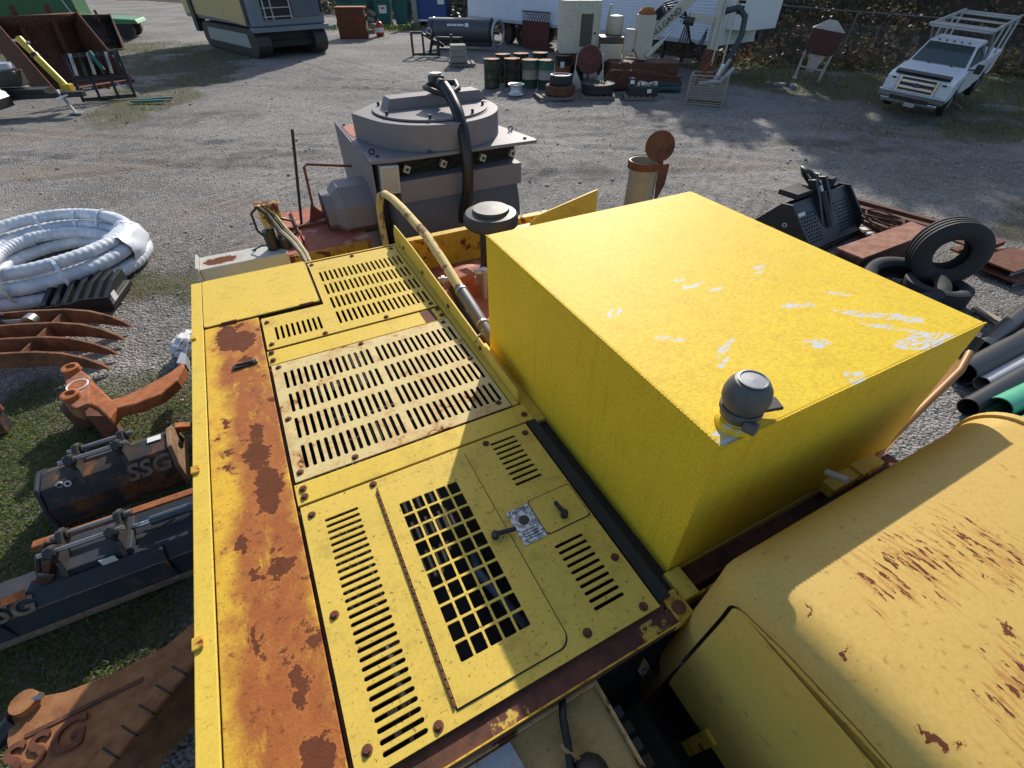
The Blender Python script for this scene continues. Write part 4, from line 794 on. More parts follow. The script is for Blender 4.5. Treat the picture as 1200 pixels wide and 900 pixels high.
MB().cyl((p[0]-.10, p[1]-.15, .40), (p[0]-.03, p[1]-.06, .44), .05).cyl((p[0]-.18, p[1]-.28, .42), (p[0]-.10, p[1]-.18, .44), .06).build('pivot_stub', M['black'], rb, smooth=40)
# dark pin carrier at the left border
pc = thing('pin_carrier', 'small dark rusty pin carrier at the left border above the digging bucket', 'pin carrier', (-5.0, 3.18, 0), 20)
MB().box((-.12, -.02, .10), (.40, .16, .20)).build('block', M['blackrust'], pc, bevel=.02); MB().lathe([(.02, 0), (.06, 0), (.06, .09), (.02, .09)], (.06, .02, .20), 16).build('boss', M['rust'], pc, smooth=40)

# ------------------------------------------------------------------ right middle: attachments, tyres, steel, pipes
gr = thing('rock_grapple', 'black grapple bucket with perforated plates behind the tank', 'grapple', (4.88, 7.70, 0), 34); gr.scale = (1.2, 1.1, .86)
MB().prism([(-.48, .02), (.50, .02), (.52, .12), (.05, .78), (-.10, .80), (-.50, .30)], -.70, -.665, 'x').build('side_plate', M['black'], gr)
MB().prism([(-.48, .02), (.50, .02), (.52, .12), (.05, .78), (-.10, .80), (-.50, .30)], .665, .70, 'x').build('side_plate', M['black'], gr)
hl = []
def holes(x0, nx_, y0, ny_):
    out = []
    for i in range(nx_):
        for j in range(ny_): x = x0+.062*i+(.031 if j % 2 else 0); y = y0+.06*j; out.append([(x+.019*math.cos(R(45*k)), y+.019*math.sin(R(45*k))) for k in range(8)])
    return out
M['gsteel'] = simple('graphite_paint', (.040, .043, .050), .42, .2, .2)
fm = frame((0, -.49, .08), (1, 0, 0), (0, .50, .68))
fm2 = frame((0, .50, .10), (1, 0, 0), (0, -.47, .68))
plate('perforated_plate', rect(-.665, .665, 0, .84), holes(-.60, 7, .12, 9)+holes(.25, 6, .12, 9), 0, .012, M['gsteel'], gr, M=frame((0, -.50, .08), (1, 0, 0), (0, .46, .70)))
plate('back_plate', rect(-.665, .665, 0, .80), [], 0, .012, M['black'], gr, M=fm2)
MB().span(-.70, .70, -.52, .50, .0, .05).build('floor', M['black'], gr)
for x in (-.10, .14):
    MB().prism([(-.44, .10), (-.36, .10), (.02, .66), (.12, 1.02), (.02, 1.05), (-.12, .80)], x-.03, x+.03, 'x').build('clamp_arm', M['black'], gr, bevel=.008)
MB().cyl((.02, -.36, .30), (.02, -.06, .84), .05).build('cylinder', M['black'], gr, smooth=40); MB().cyl((.02, -.07, .82), (.02, .04, 1.0), .022).build('piston_rod', M['chrome'], gr, smooth=40)
MB().tube([(.02, .0, .92), (-.02, .18, 1.10), (.04, .34, 1.12), (.16, .36, .98), (.22, .24, .82)], .038, 10).build('hydraulic_hose', M['hose'], gr, smooth=60)
MB().tube([(.22, .1, .84), (.30, .2, .98), (.36, .3, .95), (.34, .3, .8)], .025, 10).build('hydraulic_hose', M['hose'], gr, smooth=60)
MB().box((-.30, .12, .86), (.42, .30, .10)).build('hitch_plate', M['black'], gr, bevel=.01); MB().box((.42, .15, .84), (.14, .25, .20)).build('hitch_hook', M['black'], gr, bevel=.01)
MB().box((-.50, -.16, .60), (.18, .004, .06), (-33, 0, 0)).build('decal', M['white'], gr)
MB().box((-.703, .05, .32), (.004, .07, .05)).build('decal', simple('yellow_decal', (.6, .5, .1), .5), gr); MB().ring((-.704, -.1, .45), .03, .006, AX, 14, 6).build('ring_mark', M['white'], gr)
# steel bars lying behind
for i, (p, q) in enumerate((((6.31, 8.92, 0.06), (7.14, 7.76, 0.06)), ((6.06, 8.57, 0.05), (6.54, 7.32, 0.05)), ((6.54, 9.13, 0.08), (7.33, 7.93, 0.08)))):
    b = MB().beam((p[0]-.3, p[1]+.15, p[2]), q, .13, .10).build('steel_channel', M['rust_dark'], None, bevel=.006); tag(b, ('dark rusty steel channel, middle one behind the box beam', 'dark rusty steel channel nearest to the box beam', 'dark rusty steel channel farthest from the box beam')[i], 'steel bar', 'steel channels on the gravel')
lad = thing('slotted_rail', 'dark slotted steel rail between the grapple and the box beam', 'rail')
p, q = Vector((5.94, 8.00, 0.05)), Vector((5.98, 7.07, 0.05)); d = (q-p); MB().beam(p, q, .22, .05).build('rail', M['rust_dark'], lad)
for i in range(5): c = p+d*((i+.5)/5); MB().box((c.x, c.y, .078), (.12, .11, .006), (0, 0, math.degrees(math.atan2(d.y, d.x)))).build('slot_plate', M['white'], lad)
wi = MB()
for i in range(6): wi.ring((6.05+.05*math.sin(i*2), 7.55+.05*math.cos(i*3), .20+.03*i), .26+.03*math.sin(i*5), .012, Euler((.2*math.sin(i), .2*math.cos(i*2), i)).to_matrix(), 24, 6)
tag(wi.build('wire_coil', M['rust_dark'], None, smooth=60), 'loose coil of rusty wire lying on the steel bars', 'wire')
bx = thing('box_beam', 'short rust-topped box beam leaning toward the upright tyre', 'beam'); p, q = Vector((4.80, 6.26, 0.34)), Vector((6.67, 7.31, 0.34)); d = (q-p).normalized(); q = p+d*1.9
MB().beam((p.x, p.y, .17), (q.x, q.y, .17), .34, .32).build('web', M['rust_dark'], bx, bevel=.006); MB().beam((p.x, p.y, .342), (q.x, q.y, .342), .38, .022).build('top_flange', rusty('flange_rust', (.20, .075, .04), (.40, .19, .12), 6), bx)
MB().beam((p.x-d.x*.004, p.y-d.y*.004, .16), (p.x-d.x*.002, p.y-d.y*.002, .16), .26, .24).build('end_patch', M['void'], bx)  # near-black rectangle on the near end of the web
# tyres
M['tyre'] = simple('tyre_rubber', (.026, .026, .027), .78, 0, .3, 16, .15)
def tyre_mesh(Ro, Ri, w, tread=True, n=48):
    h = w/2; pf = [(Ri, -h*.62), (Ri+.02, -h*.8), ((Ro+Ri)/2, -h*1.02), (Ro-.05, -h*.96), (Ro-.012, -h*.80)]
    if tread:
        for g in (-.45, -.15, .15, .45): pf += [(Ro, (g-.12)*h*1.4), (Ro, (g-.02)*h*1.4), (Ro-.014, (g-.02)*h*1.4+.001), (Ro-.014, (g+.02)*h*1.4)]
        pf += [(Ro, .6*h*1.2)]
    pf += [(Ro-.012, h*.80), (Ro-.05, h*.96), ((Ro+Ri)/2, h*1.02), (Ri+.02, h*.8), (Ri, h*.62), (Ri+.03, h*.5), (Ro-.06, h*.5), (Ro-.05, 0), (Ro-.06, -h*.5), (Ri+.03, -h*.5)]
    return MB().lathe(pf, (0, 0, 0), n, None, True)
ty = thing('standing_tyre', 'large worn truck tyre standing upright against the box beam', 'tyre', (5.80, 5.86, .56), 0, 'loose truck tyres', Euler((R(88), R(0), R(-14))))
tyre_mesh(.43, .20, .32).build('carcass', M['tyre'], ty, smooth=40); MB().ring((0, 0, .155), .33, .004, None, 40, 4).build('sidewall_ring', M['rubber'], ty); MB().box((-.10, .16, .06), (.05, .02, .03)).build('patch', M['white'], ty); MB().box((-.15, .11, .05), (.03, .02, .03)).build('patch', M['white'], ty)
t2 = thing('flat_tyre', 'truck tyre lying flat below the standing tyre', 'tyre', (5.32, 5.72, .15), 0, 'loose truck tyres', Euler((R(6), R(-4), 0))); tyre_mesh(.52, .32, .28, False).build('carcass', M['tyre'], t2, smooth=40)
t2 = thing('flat_tyre', 'second flat tyre squeezed under the standing tyre', 'tyre', (5.72, 5.62, .13), 0, 'loose truck tyres', Euler((R(-3), R(2), 0))); tyre_mesh(.40, .22, .24, False).build('carcass', M['tyre'], t2, smooth=40)
# steel plates stack behind the tyre
for i, (c, dx, dy, z, a) in enumerate((((7.45, 6.35), 1.0, .55, .06, 22), ((7.40, 6.45), .9, .5, .16, 24), ((7.25, 6.85), .75, .4, .10, 20), ((7.22, 6.92), .7, .38, .22, 26))):
    s_ = thing('steel_plate', ('lowest of the brown steel plates stacked right of the standing tyre', 'plate atop the lowest brown steel plate right of the tyre', 'lower of the two farther brown plates behind the tyre', 'topmost far brown plate behind the standing tyre')[i], 'steel plate', (c[0], c[1], z), a, 'brown steel plates')
    MB().box((0, 0, 0), (dx, dy, .025)).build('sheet', M['rust'], s_); MB().box((0, -dy/2+.01, -.03), (dx, .02, .06)).build('flange', M['galv'] if i < 2 else M['rust_dark'], s_)
p, q = (6.09, 5.32, 0.03), (6.21, 4.92, 0.03); tag(MB().beam(p, q, .10, .04).build('timber_plank', simple('pale_timber', (.36, .29, .22), .8, 0, .2, 12), None, bevel=.004), 'short pale timber plank on the bare ground near the pipes', 'plank')
# pipes
def pipe(name, label, p, q, r, col, rough=.45, curve=0):
    p = Vector(p); q = Vector(q); d = (q-p).normalized(); q = q+d*2.4; p.z = q.z = r+.01
    o = thing(name, label, 'pipe', (0, 0, 0), 0, 'plastic pipes at the right edge'); mid = (p+q)/2+Vector((curve, -curve, 0)); m_ = simple(name+'_'+str(int(r*1e4))+str(len(bpy.data.materials)), col, rough, 0, .25, 5)
    a = smoothpath([p, p.lerp(q, .3)+Vector((0, curve*.6, 0)), p.lerp(q, .65)+Vector((0, curve, 0)), q], 8)
    vs = MB().tube(a, r, 24, False); iv = MB().tube(a, r*.90, 24, False); vs.build('wall', m_, o, smooth=60); iv.build('bore', simple('bore_'+str(len(bpy.data.materials)), tuple(c*.7 for c in col), .6), o, smooth=60)
    mb = MB(); n = 24; e = MB().tube(a[:2], r, 24, False).v[:24]; f = MB().tube(a[:2], r*.90, 24, False).v[:24]; mb.add(list(e)+list(f), [(i, (i+1) % n, n+(i+1) % n, n+i) for i in range(n)]).build('rim', m_, o); return o
pipe('black_pipe', 'large black pipe nearest the plank, farthest of the pipes', (5.39, 4.33, 0.12), (6.36, 4.92, 0.12), .10, (.030, .032, .034), .35, .10)
pipe('black_pipe', 'thick black pipe just behind the white pipe', (4.83, 3.86, 0.13), (5.96, 4.45, 0.13), .125, (.024, .025, .027), .4)
pipe('white_pipe', 'white plastic pipe between two black pipes', (4.98, 3.75, 0.09), (5.72, 4.12, 0.09), .078, (.62, .62, .60), .4)
pipe('black_pipe', 'black pipe between the white pipe and the green pipe', (4.55, 3.37, 0.1), (5.52, 3.87, 0.1), .095, (.024, .025, .027), .4)
pipe('green_pipe', 'mint green plastic pipe with open end facing left', (4.82, 3.34, 0.11), (5.24, 3.53, 0.11), .115, (.07, .36, .22), .4)
pipe('green_pipe', 'lowest mint green pipe partly hidden by the rounded hood', (4.78, 3.05, 0.11), (5.27, 3.26, 0.11), .10, (.08, .37, .25), .4)
tag(MB().prism([(5.12, 3.43), (5.2, 3.37), (5.32, 3.4), (5.4, 3.5), (5.3, 3.56), (5.18, 3.5)], .24, .27).build('mud_clod', M['rust_dark'], None, bevel=.01), 'dark muddy scrap lying on the green pipe', 'scrap')

# ------------------------------------------------------------------ barrels and yard clutter in front of the trailer
BARP = [(.286, 0), (.292, .01), (.286, .02), (.284, .29), (.292, .30), (.292, .31), (.284, .32), (.284, .58), (.292, .59), (.292, .60), (.284, .61), (.285, .86), (.293, .87), (.293, .89), (.280, .89), (.278, .875), (0, .875)]
def barrel(x, y, label, bands, rough=.5):
    o = thing('steel_barrel', label, 'barrel', (x, y, 0), random.random()*360, 'barrels by the trailer')
    lid = rusty('barrel_lid_'+str(len(bpy.data.materials)), (.26, .10, .05), (.55, .28, .14), 9)  # rust lightened for the grazing sun on the lids
    cuts = [(0, 6), (5, 10), (9, 16)]
    for i, c in enumerate(bands):
        a, b = (0, 16) if len(bands) == 1 else (((0, 8), (7, 16))[i] if len(bands) == 2 else ((0, 5), (4, 9), (8, 16))[i])
        mb = MB().lathe(BARP[a:b], (0, 0, 0), 28); mb.build('shell', paint('barrel_'+str(len(bpy.data.materials)), c, rust=.17, rscale=4, speck=.3, rough=.5, halo=.35), o, smooth=50)
    MB().lathe([(.2785, .876), (.2785, .880), (0, .880)], (0, 0, 0), 24).build('lid', lid, o); MB().cyl((.16, .1, .88), (.16, .1, .90), .035).build('bung', M['dark_steel'], o)
    return o
GD = (.028, .050, .036); BK = (.024, .026, .028)
barrel(-.75, 20.75, 'dark green barrel with rusty lid at the left end of the front row', [GD])
barrel(.0, 20.85, 'black barrel with rusty lid second in the front row', [BK])
barrel(.66, 20.55, 'barrel with grey-green, cream and green bands in the front row', [(.030, .06, .045), (.30, .26, .20), (.06, .095, .075)])
barrel(1.24, 20.45, 'barrel with bright green upper and pale lower band beside the tyre stack', [(.03, .05, .04), (.36, .34, .30), (.025, .13, .085)])
o = barrel(1.95, 21.6, 'rusty black barrel with a white label behind the tyre stack', [(.25, .09, .04), BK])
MB().box((.0, 0, .62), (.004, .15, .19)).xf(Matrix.Rotation(R(-100), 4, 'Z') @ Matrix.Translation((.292, 0, 0))).build('white_label', M['white'], o); o.rotation_euler = (0, 0, 0)
for x, y, l in ((-.35, 22.0, 'dark barrel in the second row behind the black barrel'), (.35, 22.2, 'rusty-lidded barrel in the middle of the second row'), (1.1, 22.4, 'pale-lidded barrel at the right of the second row'), (2.55, 22.2, 'black barrel farthest right near the cream cabinet')): barrel(x, y, l, [BK])
rm_ = thing('wheel_rim', 'bare silver wheel rim on the gravel in front of the barrels', 'wheel rim', (.15, 19.3, .0)); MB().lathe([(.24, 0), (.28, .01), (.28, .03), (.22, .08), (.20, .16), (.22, .26), (.28, .30), (.28, .33), (.24, .32), (.20, .25), (.12, .27), (.06, .27)], (0, 0, 0), 28).build('rim', simple('silver_rim', (.55, .57, .58), .35, .4), rm_, smooth=40)
for i in range(5): MB().cyl((.14*math.cos(1.257*i), .14*math.sin(1.257*i), .262), (.14*math.cos(1.257*i), .14*math.sin(1.257*i), .275), .035).build('rim_hole', M['void'], rm_)
def pallet(name, label, loc, rz, w=1.15, d=1.0, mat=None):
    o = thing(name, label, 'pallet', loc, rz, 'wooden pallets'); m_ = mat or M['wood']
    for y in (-d/2+.05, 0, d/2-.05): MB().box((0, y, .05), (w, .08, .08)).build('bearer', m_, o)
    for i in range(6): MB().box((-w/2+.07+(w-.14)*i/5, 0, .102), (.12, d, .02)).build('board', m_, o)
    return o
M['wood'] = simple('grey_pallet_wood', (.17, .145, .12), .85, 0, .35, 9, .2)
pallet('wooden_pallet', 'broken pallet under the rusty wheel stack', (1.40, 18.75, 0), 12); pallet('wooden_pallet', 'pallet under the single knobbly tyre', (2.95, 18.9, 0), -4); pallet('wooden_pallet', 'pallet carrying the boxed engine parts', (4.40, 18.75, 0), -4, 1.15, .9); pallet('wooden_pallet', 'pallet under the grey block pile left of the barrels', (-2.3, 26.0, 0), 10)
ws = thing('stacked_wheel', 'brown rimmed wheel at the bottom of the stack by the barrels', 'wheel', (1.65, 18.75, .26)); tyre_mesh(.52, .30, .30, False, 36).build('tyre', M['rust_dark'], ws, smooth=40); MB().lathe([(.31, -.1), (.28, 0), (.1, .02), (0, .02)], (0, 0, 0), 24).build('rim', M['rust'], ws, smooth=40)
ws = thing('stacked_wheel', 'white rimmed wheel lying on top of the brown wheel', 'wheel', (1.66, 18.78, .54)); tyre_mesh(.40, .28, .26, False, 36).build('tyre', M['tyre'], ws, smooth=40); MB().lathe([(.34, .13), (.36, .15), (.30, .15), (.24, .05), (.1, .06), (0, .06)], (0, 0, 0), 24).build('rim', M['white'], ws, smooth=40); MB().ring((0, 0, .14), .22, .02, None, 20, 6).build('red_ring', simple('red_ring', (.35, .06, .04), .5), ws)
kt = thing('knobbly_tyre', 'single knobbly tyre lying flat on its pallet', 'tyre', (2.95, 18.95, .27)); tyre_mesh(.56, .24, .28, False, 40).build('carcass', M['tyre'], kt, smooth=40)
for i in range(32):
    a = 2*math.pi*i/32; MB().box((.545*math.cos(a), .545*math.sin(a), .09), (.05, .055, .12), (0, 0, math.degrees(a))).build('lug', M['tyre'], kt)
MB().lathe([(.24, .05), (.18, .10), (0, .10)], (0, 0, 0), 20).build('hub_straw', simple('straw_dirt', (.36, .24, .10), .9), kt)
ep = thing('parts_box', 'black tray of engine parts with white labels on a pallet', 'parts box', (4.45, 18.75, .112), -4); MB().span(-.5, .5, -.28, .28, 0, .26).build('tray', M['black'], ep, bevel=.01)
for i in range(9): MB().box((-.15+.07*i, .08*math.sin(i*2.3), .30+.03*math.sin(i)), (.06, .12, .10), (0, 0, 30*i)).build('engine_part', M['galv'] if i % 2 else M['white'], ep)
MB().box((-.38, 0, .36), (.20, .24, .22)).build('carton', simple('dark_blue_carton', (.02, .025, .06), .5), ep); 
for x in (-.38, .2): MB().box((x, -.283 if x > 0 else -.123, .14 if x > 0 else .37), (.14, .004, .11)).build('white_label', M['white'], ep)
bp = thing('block_pile', 'grey timber blocks stacked on the pallet left of the barrels', 'blocks', (-2.45, 26.05, .112), 10)
for i in range(3): MB().box((0, 0, .12+.22*i), (.75-.04*i, .7, .20)).build('block', simple('weathered_block_%d' % i, (.25, .23, .20), .9), bp)
# wire basket with pipes
wb_ = thing('wire_basket', 'rusty wire basket filled with bent pipe pieces', 'basket', (6.36, 17.85, 0), -24)
bw, bdp, bh = 1.12, .72, .82; M['wire'] = simple('basket_wire', (.30, .27, .22), .6, .3)
for sx, sy in ((-1, -1), (1, -1), (1, 1), (-1, 1)): MB().beam((sx*bw/2, sy*bdp/2, 0), (sx*bw/2, sy*bdp/2, bh), .04, .04).build('post', M['wire'], wb_)
for z in (.04, bh):
    for a, b in (((-1, -1), (1, -1)), ((1, -1), (1, 1)), ((1, 1), (-1, 1)), ((-1, 1), (-1, -1))): MB().beam((a[0]*bw/2, a[1]*bdp/2, z), (b[0]*bw/2, b[1]*bdp/2, z), .035, .035).build('rail', M['wire'], wb_)
for k_ in range(10):
    z = .10+.07*k_
    for a, b in (((-1, -1), (1, -1)), ((1, -1), (1, 1)), ((1, 1), (-1, 1)), ((-1, 1), (-1, -1))): MB().beam((a[0]*bw/2, a[1]*bdp/2, z), (b[0]*bw/2, b[1]*bdp/2, z), .018, .018).build('wire', M['wire'], wb_)
MB().span(-bw/2, bw/2, -bdp/2, bdp/2, .01, .03).build('floor', M['rust_dark'], wb_)
for i, (p, q, c) in enumerate((((-.4, -.2, .55), (-.1, .1, 1.12), 'rust'), ((-.3, -.25, .60), (.35, -.2, .66), 'galv'), ((.1, .1, .5), (.30, -.1, 1.10), 'white'), ((.2, .2, .6), (.45, .1, 1.22), 'galv'), ((.3, -.2, .62), (.62, .15, 1.0), 'galv'), ((-.2, .1, .6), (.2, .25, .9), 'rust'))):
    o = tag(MB().cyl(p, q, .055, n=14).build('pipe_piece', M[c], None, smooth=40), ('brown pipe piece sticking up at the left of the wire basket', 'grey pipe piece lying level across the front of the wire basket', 'white pipe piece leaning in the middle of the wire basket', 'tall grey pipe piece at the back right of the wire basket', 'grey pipe piece poking out of the right end of the wire basket', 'brown pipe piece behind the white one in the wire basket')[i], 'pipe piece', 'pipe pieces in the wire basket')
    o.location = wb_.location; o.rotation_euler = wb_.rotation_euler
for i in range(4):
    y = 20.3-.22*i; tag(MB().tube([(4.9+.1*i, y, .10+.1*(i == 2)), (5.6, y+.05, .12+.1*(i == 2)), (6.0, y-.1, .11+.1*(i == 2))], .085, 12).build('rubber_roll', simple('rubber_roll_%d' % i, ((.02, .02, .022), (.03, .06, .065))[i > 1], .6), None, smooth=60), ('farthest dark rubber roll left of the wire basket', 'second dark rubber roll left of the wire basket', 'teal rubber roll lying on top left of the wire basket', 'nearest teal rubber roll left of the wire basket')[i], 'rubber roll', 'rubber rolls')

# ------------------------------------------------------------------ hillside, brush and trees behind
def yb(x):
    k = [(-400, 120), (-60, 90), (-25, 62), (-8, 49), (-4, 43.5), (0, 38.8), (4, 33.8), (7, 29.8), (9, 27.8), (11.5, 27.0), (20, 25.2), (27, 21), (45, 12), (400, -20)]
    for (a, b), (c, d) in zip(k, k[1:]):
        if x <= c: return b+(d-b)*(x-a)/(c-a)
    return k[-1][1]
def hz(x, y):
    d = y-yb(x); s = .50 if x > 5 else .36
    h = 0 if d < 0 else (s*d*d/(d+3)); h = 18*math.tanh(h/18)
    return h+(.5*mnoise.fractal(Vector((x*.25, y*.25, 2)), 1, 2, 4)*min(1, max(0, d)/4) if d > 0 else 0)-.25*(d < .0)-.06
hx = axis(-400, 400, (-30, 40), 0, .7); hy = axis(14, 640, (16, 60), 0, .7)
HV = np.array([(x, y, hz(x, y)) for y in hy for x in hx]); hm = grid_mesh('hillside', HV, len(hx), len(hy))
t = NT('brushy_hill'); b_ = t.mix(t.step(t.noise(.7, 5, .65), .35, .65), (.050, .036, .024), (.095, .060, .034)); b_ = t.mix(t.step(t.noise(1.7, 5, .7), .52, .66), b_, (.045, .055, .022)); t.set('Base Color', b_); t.set('Roughness', .95); t.bump(t.noise(3, 6, .75), 1, .25)
tag(link('hillside', hm, t.m), kind='structure')
def leafquads(pts, sizes, flat=.5):
    """numpy leaf quads: one bent quad for each point"""
    n = len(pts); u = RNG.normal(size=(n, 3)); u[:, 2] *= flat; u /= np.linalg.norm(u, axis=1)[:, None]; w = RNG.normal(size=(n, 3)); w -= u*(u*w).sum(1)[:, None]; w /= np.linalg.norm(w, axis=1)[:, None]
    s = sizes[:, None]; P_ = np.asarray(pts)
    Q = np.stack([P_-u*s, P_+w*s*.55-u*s*.1, P_+u*s, P_-w*s*.55-u*s*.1], 1).reshape(-1, 3); F_ = np.arange(4*n).reshape(n, 4); return Q, F_
M['brush'] = leafmat('dry_brush_leaves', (.075, .052, .030), (.14, .11, .048), (.28, .15, .055), .3)
M['hedge'] = leafmat('dark_hedge_leaves', (.016, .020, .014), (.040, .050, .026), (.08, .07, .05), .2)
M['tree'] = leafmat('tree_leaves', (.040, .055, .018), (.085, .095, .03), (.16, .10, .03), .25)
M['bark'] = simple('bark', (.075, .06, .048), .9, 0, .3, 8, .4, 30)
def brush(name, label, mat, n, xr, yr, hgt, size, cond=lambda x, y: True):
    pts = []; sz = []
    while len(pts) < n:
        x = random.uniform(*xr); y = random.uniform(*yr)
        if not cond(x, y): n -= 1; continue
        cl_ = mnoise.noise(Vector((x*.5, y*.5, 9)))*.6+mnoise.noise(Vector((x*1.6, y*1.6, 2)))*.5
        if cl_ < -.15 and random.random() < .75: n -= 1; continue
        pts.append((x, y, max(hz(x, y), 0)+hgt*min(1, .12+max(0, y-yb(x)+2)*.3)*max(0.02, .45+cl_)*random.random()**.6)); sz.append(size*random.uniform(.5, 1.4))
    Q, F_ = leafquads(pts, np.array(sz)); tn = np.repeat(RNG.random(len(pts)), 4); tag(blend_mesh(name, Q, F_, mat, tn), label, 'brush', kind='stuff')
brush('hillside_brush', 'dry brown brush and dead leaves covering the hillside', M['brush'], 90000, (9, 44), (20, 46), 1.3, .085, lambda x, y: y > yb(x)-1.8)
brush('dark_hedge', 'dark tangled hedge closing the yard behind the trailer', M['hedge'], 60000, (-40, 11), (28, 62), 2.4, .15, lambda x, y: y > yb(x)+.2)
# twigs in the brush
vs = []; fs = []; o_ = 0
for i in range(2600):
    x = random.uniform(9.5, 36); y = random.uniform(21, 40)
    if y < yb(x)+.3: continue
    z = hz(x, y); a = random.uniform(0, 6.28); l = random.uniform(.4, 1.6); dx, dy = .5*l*math.cos(a), .5*l*math.sin(a); w = .010
    vs += [(x-w, y, z), (x+w, y, z), (x+dx+w*.4, y+dy, z+l), (x+dx-w*.4, y+dy, z+l)]; fs.append((o_, o_+1, o_+2, o_+3)); o_ += 4
tag(blend_mesh('brush_twigs', vs, fs, M['bark']), 'bare twigs and stalks standing among the hillside brush', 'twigs', kind='stuff')
def tree(x, y, h, rad, label):
    o = thing('hill_tree', label, 'tree', (x, y, hz(x, y)-.2), 0, 'trees up the hillside'); rs = random.Random(int(x*31+y)); mb = MB(); th = h*.5
    mb.tube([(0, 0, 0), (.1, .05, th*.5), (.05, .15, th), (.1, .1, h*.8)], [.20, .16, .11, .04], 9)
    tips = []
    for i in range(9):
        a = rs.uniform(0, 6.28); z0 = th*rs.uniform(.55, 1.5); l = rad*rs.uniform(.5, .95); e = (l*math.cos(a), l*math.sin(a), z0+l*rs.uniform(.3, .8)); mb.tube([(.08, .08, z0), (e[0]*.5, e[1]*.5, z0+(e[2]-z0)*.4), e], [.07, .05, .02], 6); tips.append(e)
    mb.build('trunk', M['bark'], o, smooth=50); pts = []
    for i in range(34):
        a = rs.uniform(0, 6.28); q = rad*math.sqrt(rs.random()); zz = h*rs.uniform(.32, 1.0); k2 = 1-abs(zz/h-.6)*.9; c = Vector((q*math.cos(a)*k2, q*math.sin(a)*k2, zz)); s_ = rad*rs.uniform(.22, .42)
        d = RNG.normal(size=(130, 3)); d /= np.linalg.norm(d, axis=1)[:, None]; pts.append(np.array(c)+d*(s_*RNG.random((130, 1))**.4))
    pts = np.concatenate(pts); Q, F_ = leafquads(pts, RNG.uniform(.14, .30, len(pts))); c = blend_mesh('crown', Q, F_, M['tree'], np.repeat(RNG.random(len(pts)), 4)); c.parent = o
for i, (x, y, h, r_) in enumerate(((9.8, 37, 9, 3.0), (13.5, 38.5, 11.5, 3.4), (17.5, 36.5, 11, 3.4), (21.5, 38.5, 12, 3.6), (25.5, 36, 11, 3.5), (30, 37, 12, 3.8), (34.5, 33, 11, 3.6), (15.5, 42, 13, 3.6), (23.5, 43, 13, 4.0), (39, 30, 11, 3.6))):
    tree(x, y, h, r_, ('leftmost tree on the hillside, nearest the trailer', 'second tree from the trailer on the hillside', 'third tree from the trailer, above the tilted hopper', 'fourth tree from the trailer on the hillside', 'fifth tree from the trailer, above the pickup truck', 'sixth tree from the trailer on the hillside', 'seventh tree from the trailer on the hillside', 'left tree of the upper pair on the hillside', 'right tree of the upper pair on the hillside', 'last tree at the right end of the hillside')[i])
# chain-link fence
fe = thing('chain_link_fence', 'grey chain-link fence with leaning posts along the foot of the hillside', 'fence')
M['fence'] = simple('fence_steel', (.17, .165, .16), .6, .5, .2)
fp = [(11.1, 26.3), (14.6, 25.5), (18.0, 24.7), (21.4, 24.0), (24.8, 22.2), (28.5, 19.0)]
tops = []
for (x, y) in fp: tp = (x+.16, y+.05, 2.2-.055*(x-11)); tops.append(tp); MB().cyl((x, y, -.1), tp, .036, n=8).build('post', M['fence'], fe)
for a, b in zip(tops, tops[1:]): MB().cyl((a[0], a[1], a[2]-.04), (b[0], b[1], b[2]-.04), .026, n=8).build('top_rail', M['fence'], fe)
for a, b in zip(fp, fp[1:]):
    A = Vector((*a, 0)); B = Vector((*b, 0)); L_ = (B-A).length; d = (B-A)/L_; mb = MB(); n = int(L_/.11)
    for i in range(-20, n):
        for s_ in (1, -1):
            x0 = i*.11; p0 = [x0, .05]; p1 = [x0+1.5, 1.52]
            if s_ < 0: p0 = [x0+1.5, .05]; p1 = [x0, 1.52]
            def clip(p, q):
                t0, t1 = 0, 1; dx = q[0]-p[0]
                for lim, sg in ((0, 1), (L_, -1)):
                    fa = (p[0]-lim)*sg; fb = (q[0]-lim)*sg
                    if fa < 0 and fb < 0: return None
                    if fa < 0: t0 = max(t0, fa/(fa-fb))
                    if fb < 0: t1 = min(t1, fa/(fa-fb))
                return None if t0 >= t1 else ([p[0]+dx*t0, p[1]+(q[1]-p[1])*t0], [p[0]+dx*t1, p[1]+(q[1]-p[1])*t1])
            c = clip(p0, p1)
            if c: P0 = A+d*c[0][0]; P1 = A+d*c[1][0]; mb.beam((P0.x, P0.y, c[0][1]), (P1.x, P1.y, c[1][1]), .004, .004, (0, 1, 0))
    w_ = mb.build('wire_mesh', M['fence'], fe, recalc=False); w_['kind'] = 'stuff'

# ------------------------------------------------------------------ white pickup with ladder rack
tk_ = thing('pickup_truck', 'white pickup truck with silver ladder rack parked at the fence', 'pickup truck', (11.6, 15.9, -.02), 0, None, Euler((R(4.0), R(-3.0), R(43)))); tk_.scale = (.87, .87, .87)
M['tw'] = simple('truck_white', (.72, .75, .79), .28, 0, .05); M['tdark'] = simple('truck_trim', (.02, .021, .023), .45)
t = NT('windscreen_glass'); t.set('Base Color', (.06, .075, .075, 1)); t.set('Roughness', .06); t.set('Specular IOR Level', .8); M['glass'] = t.m
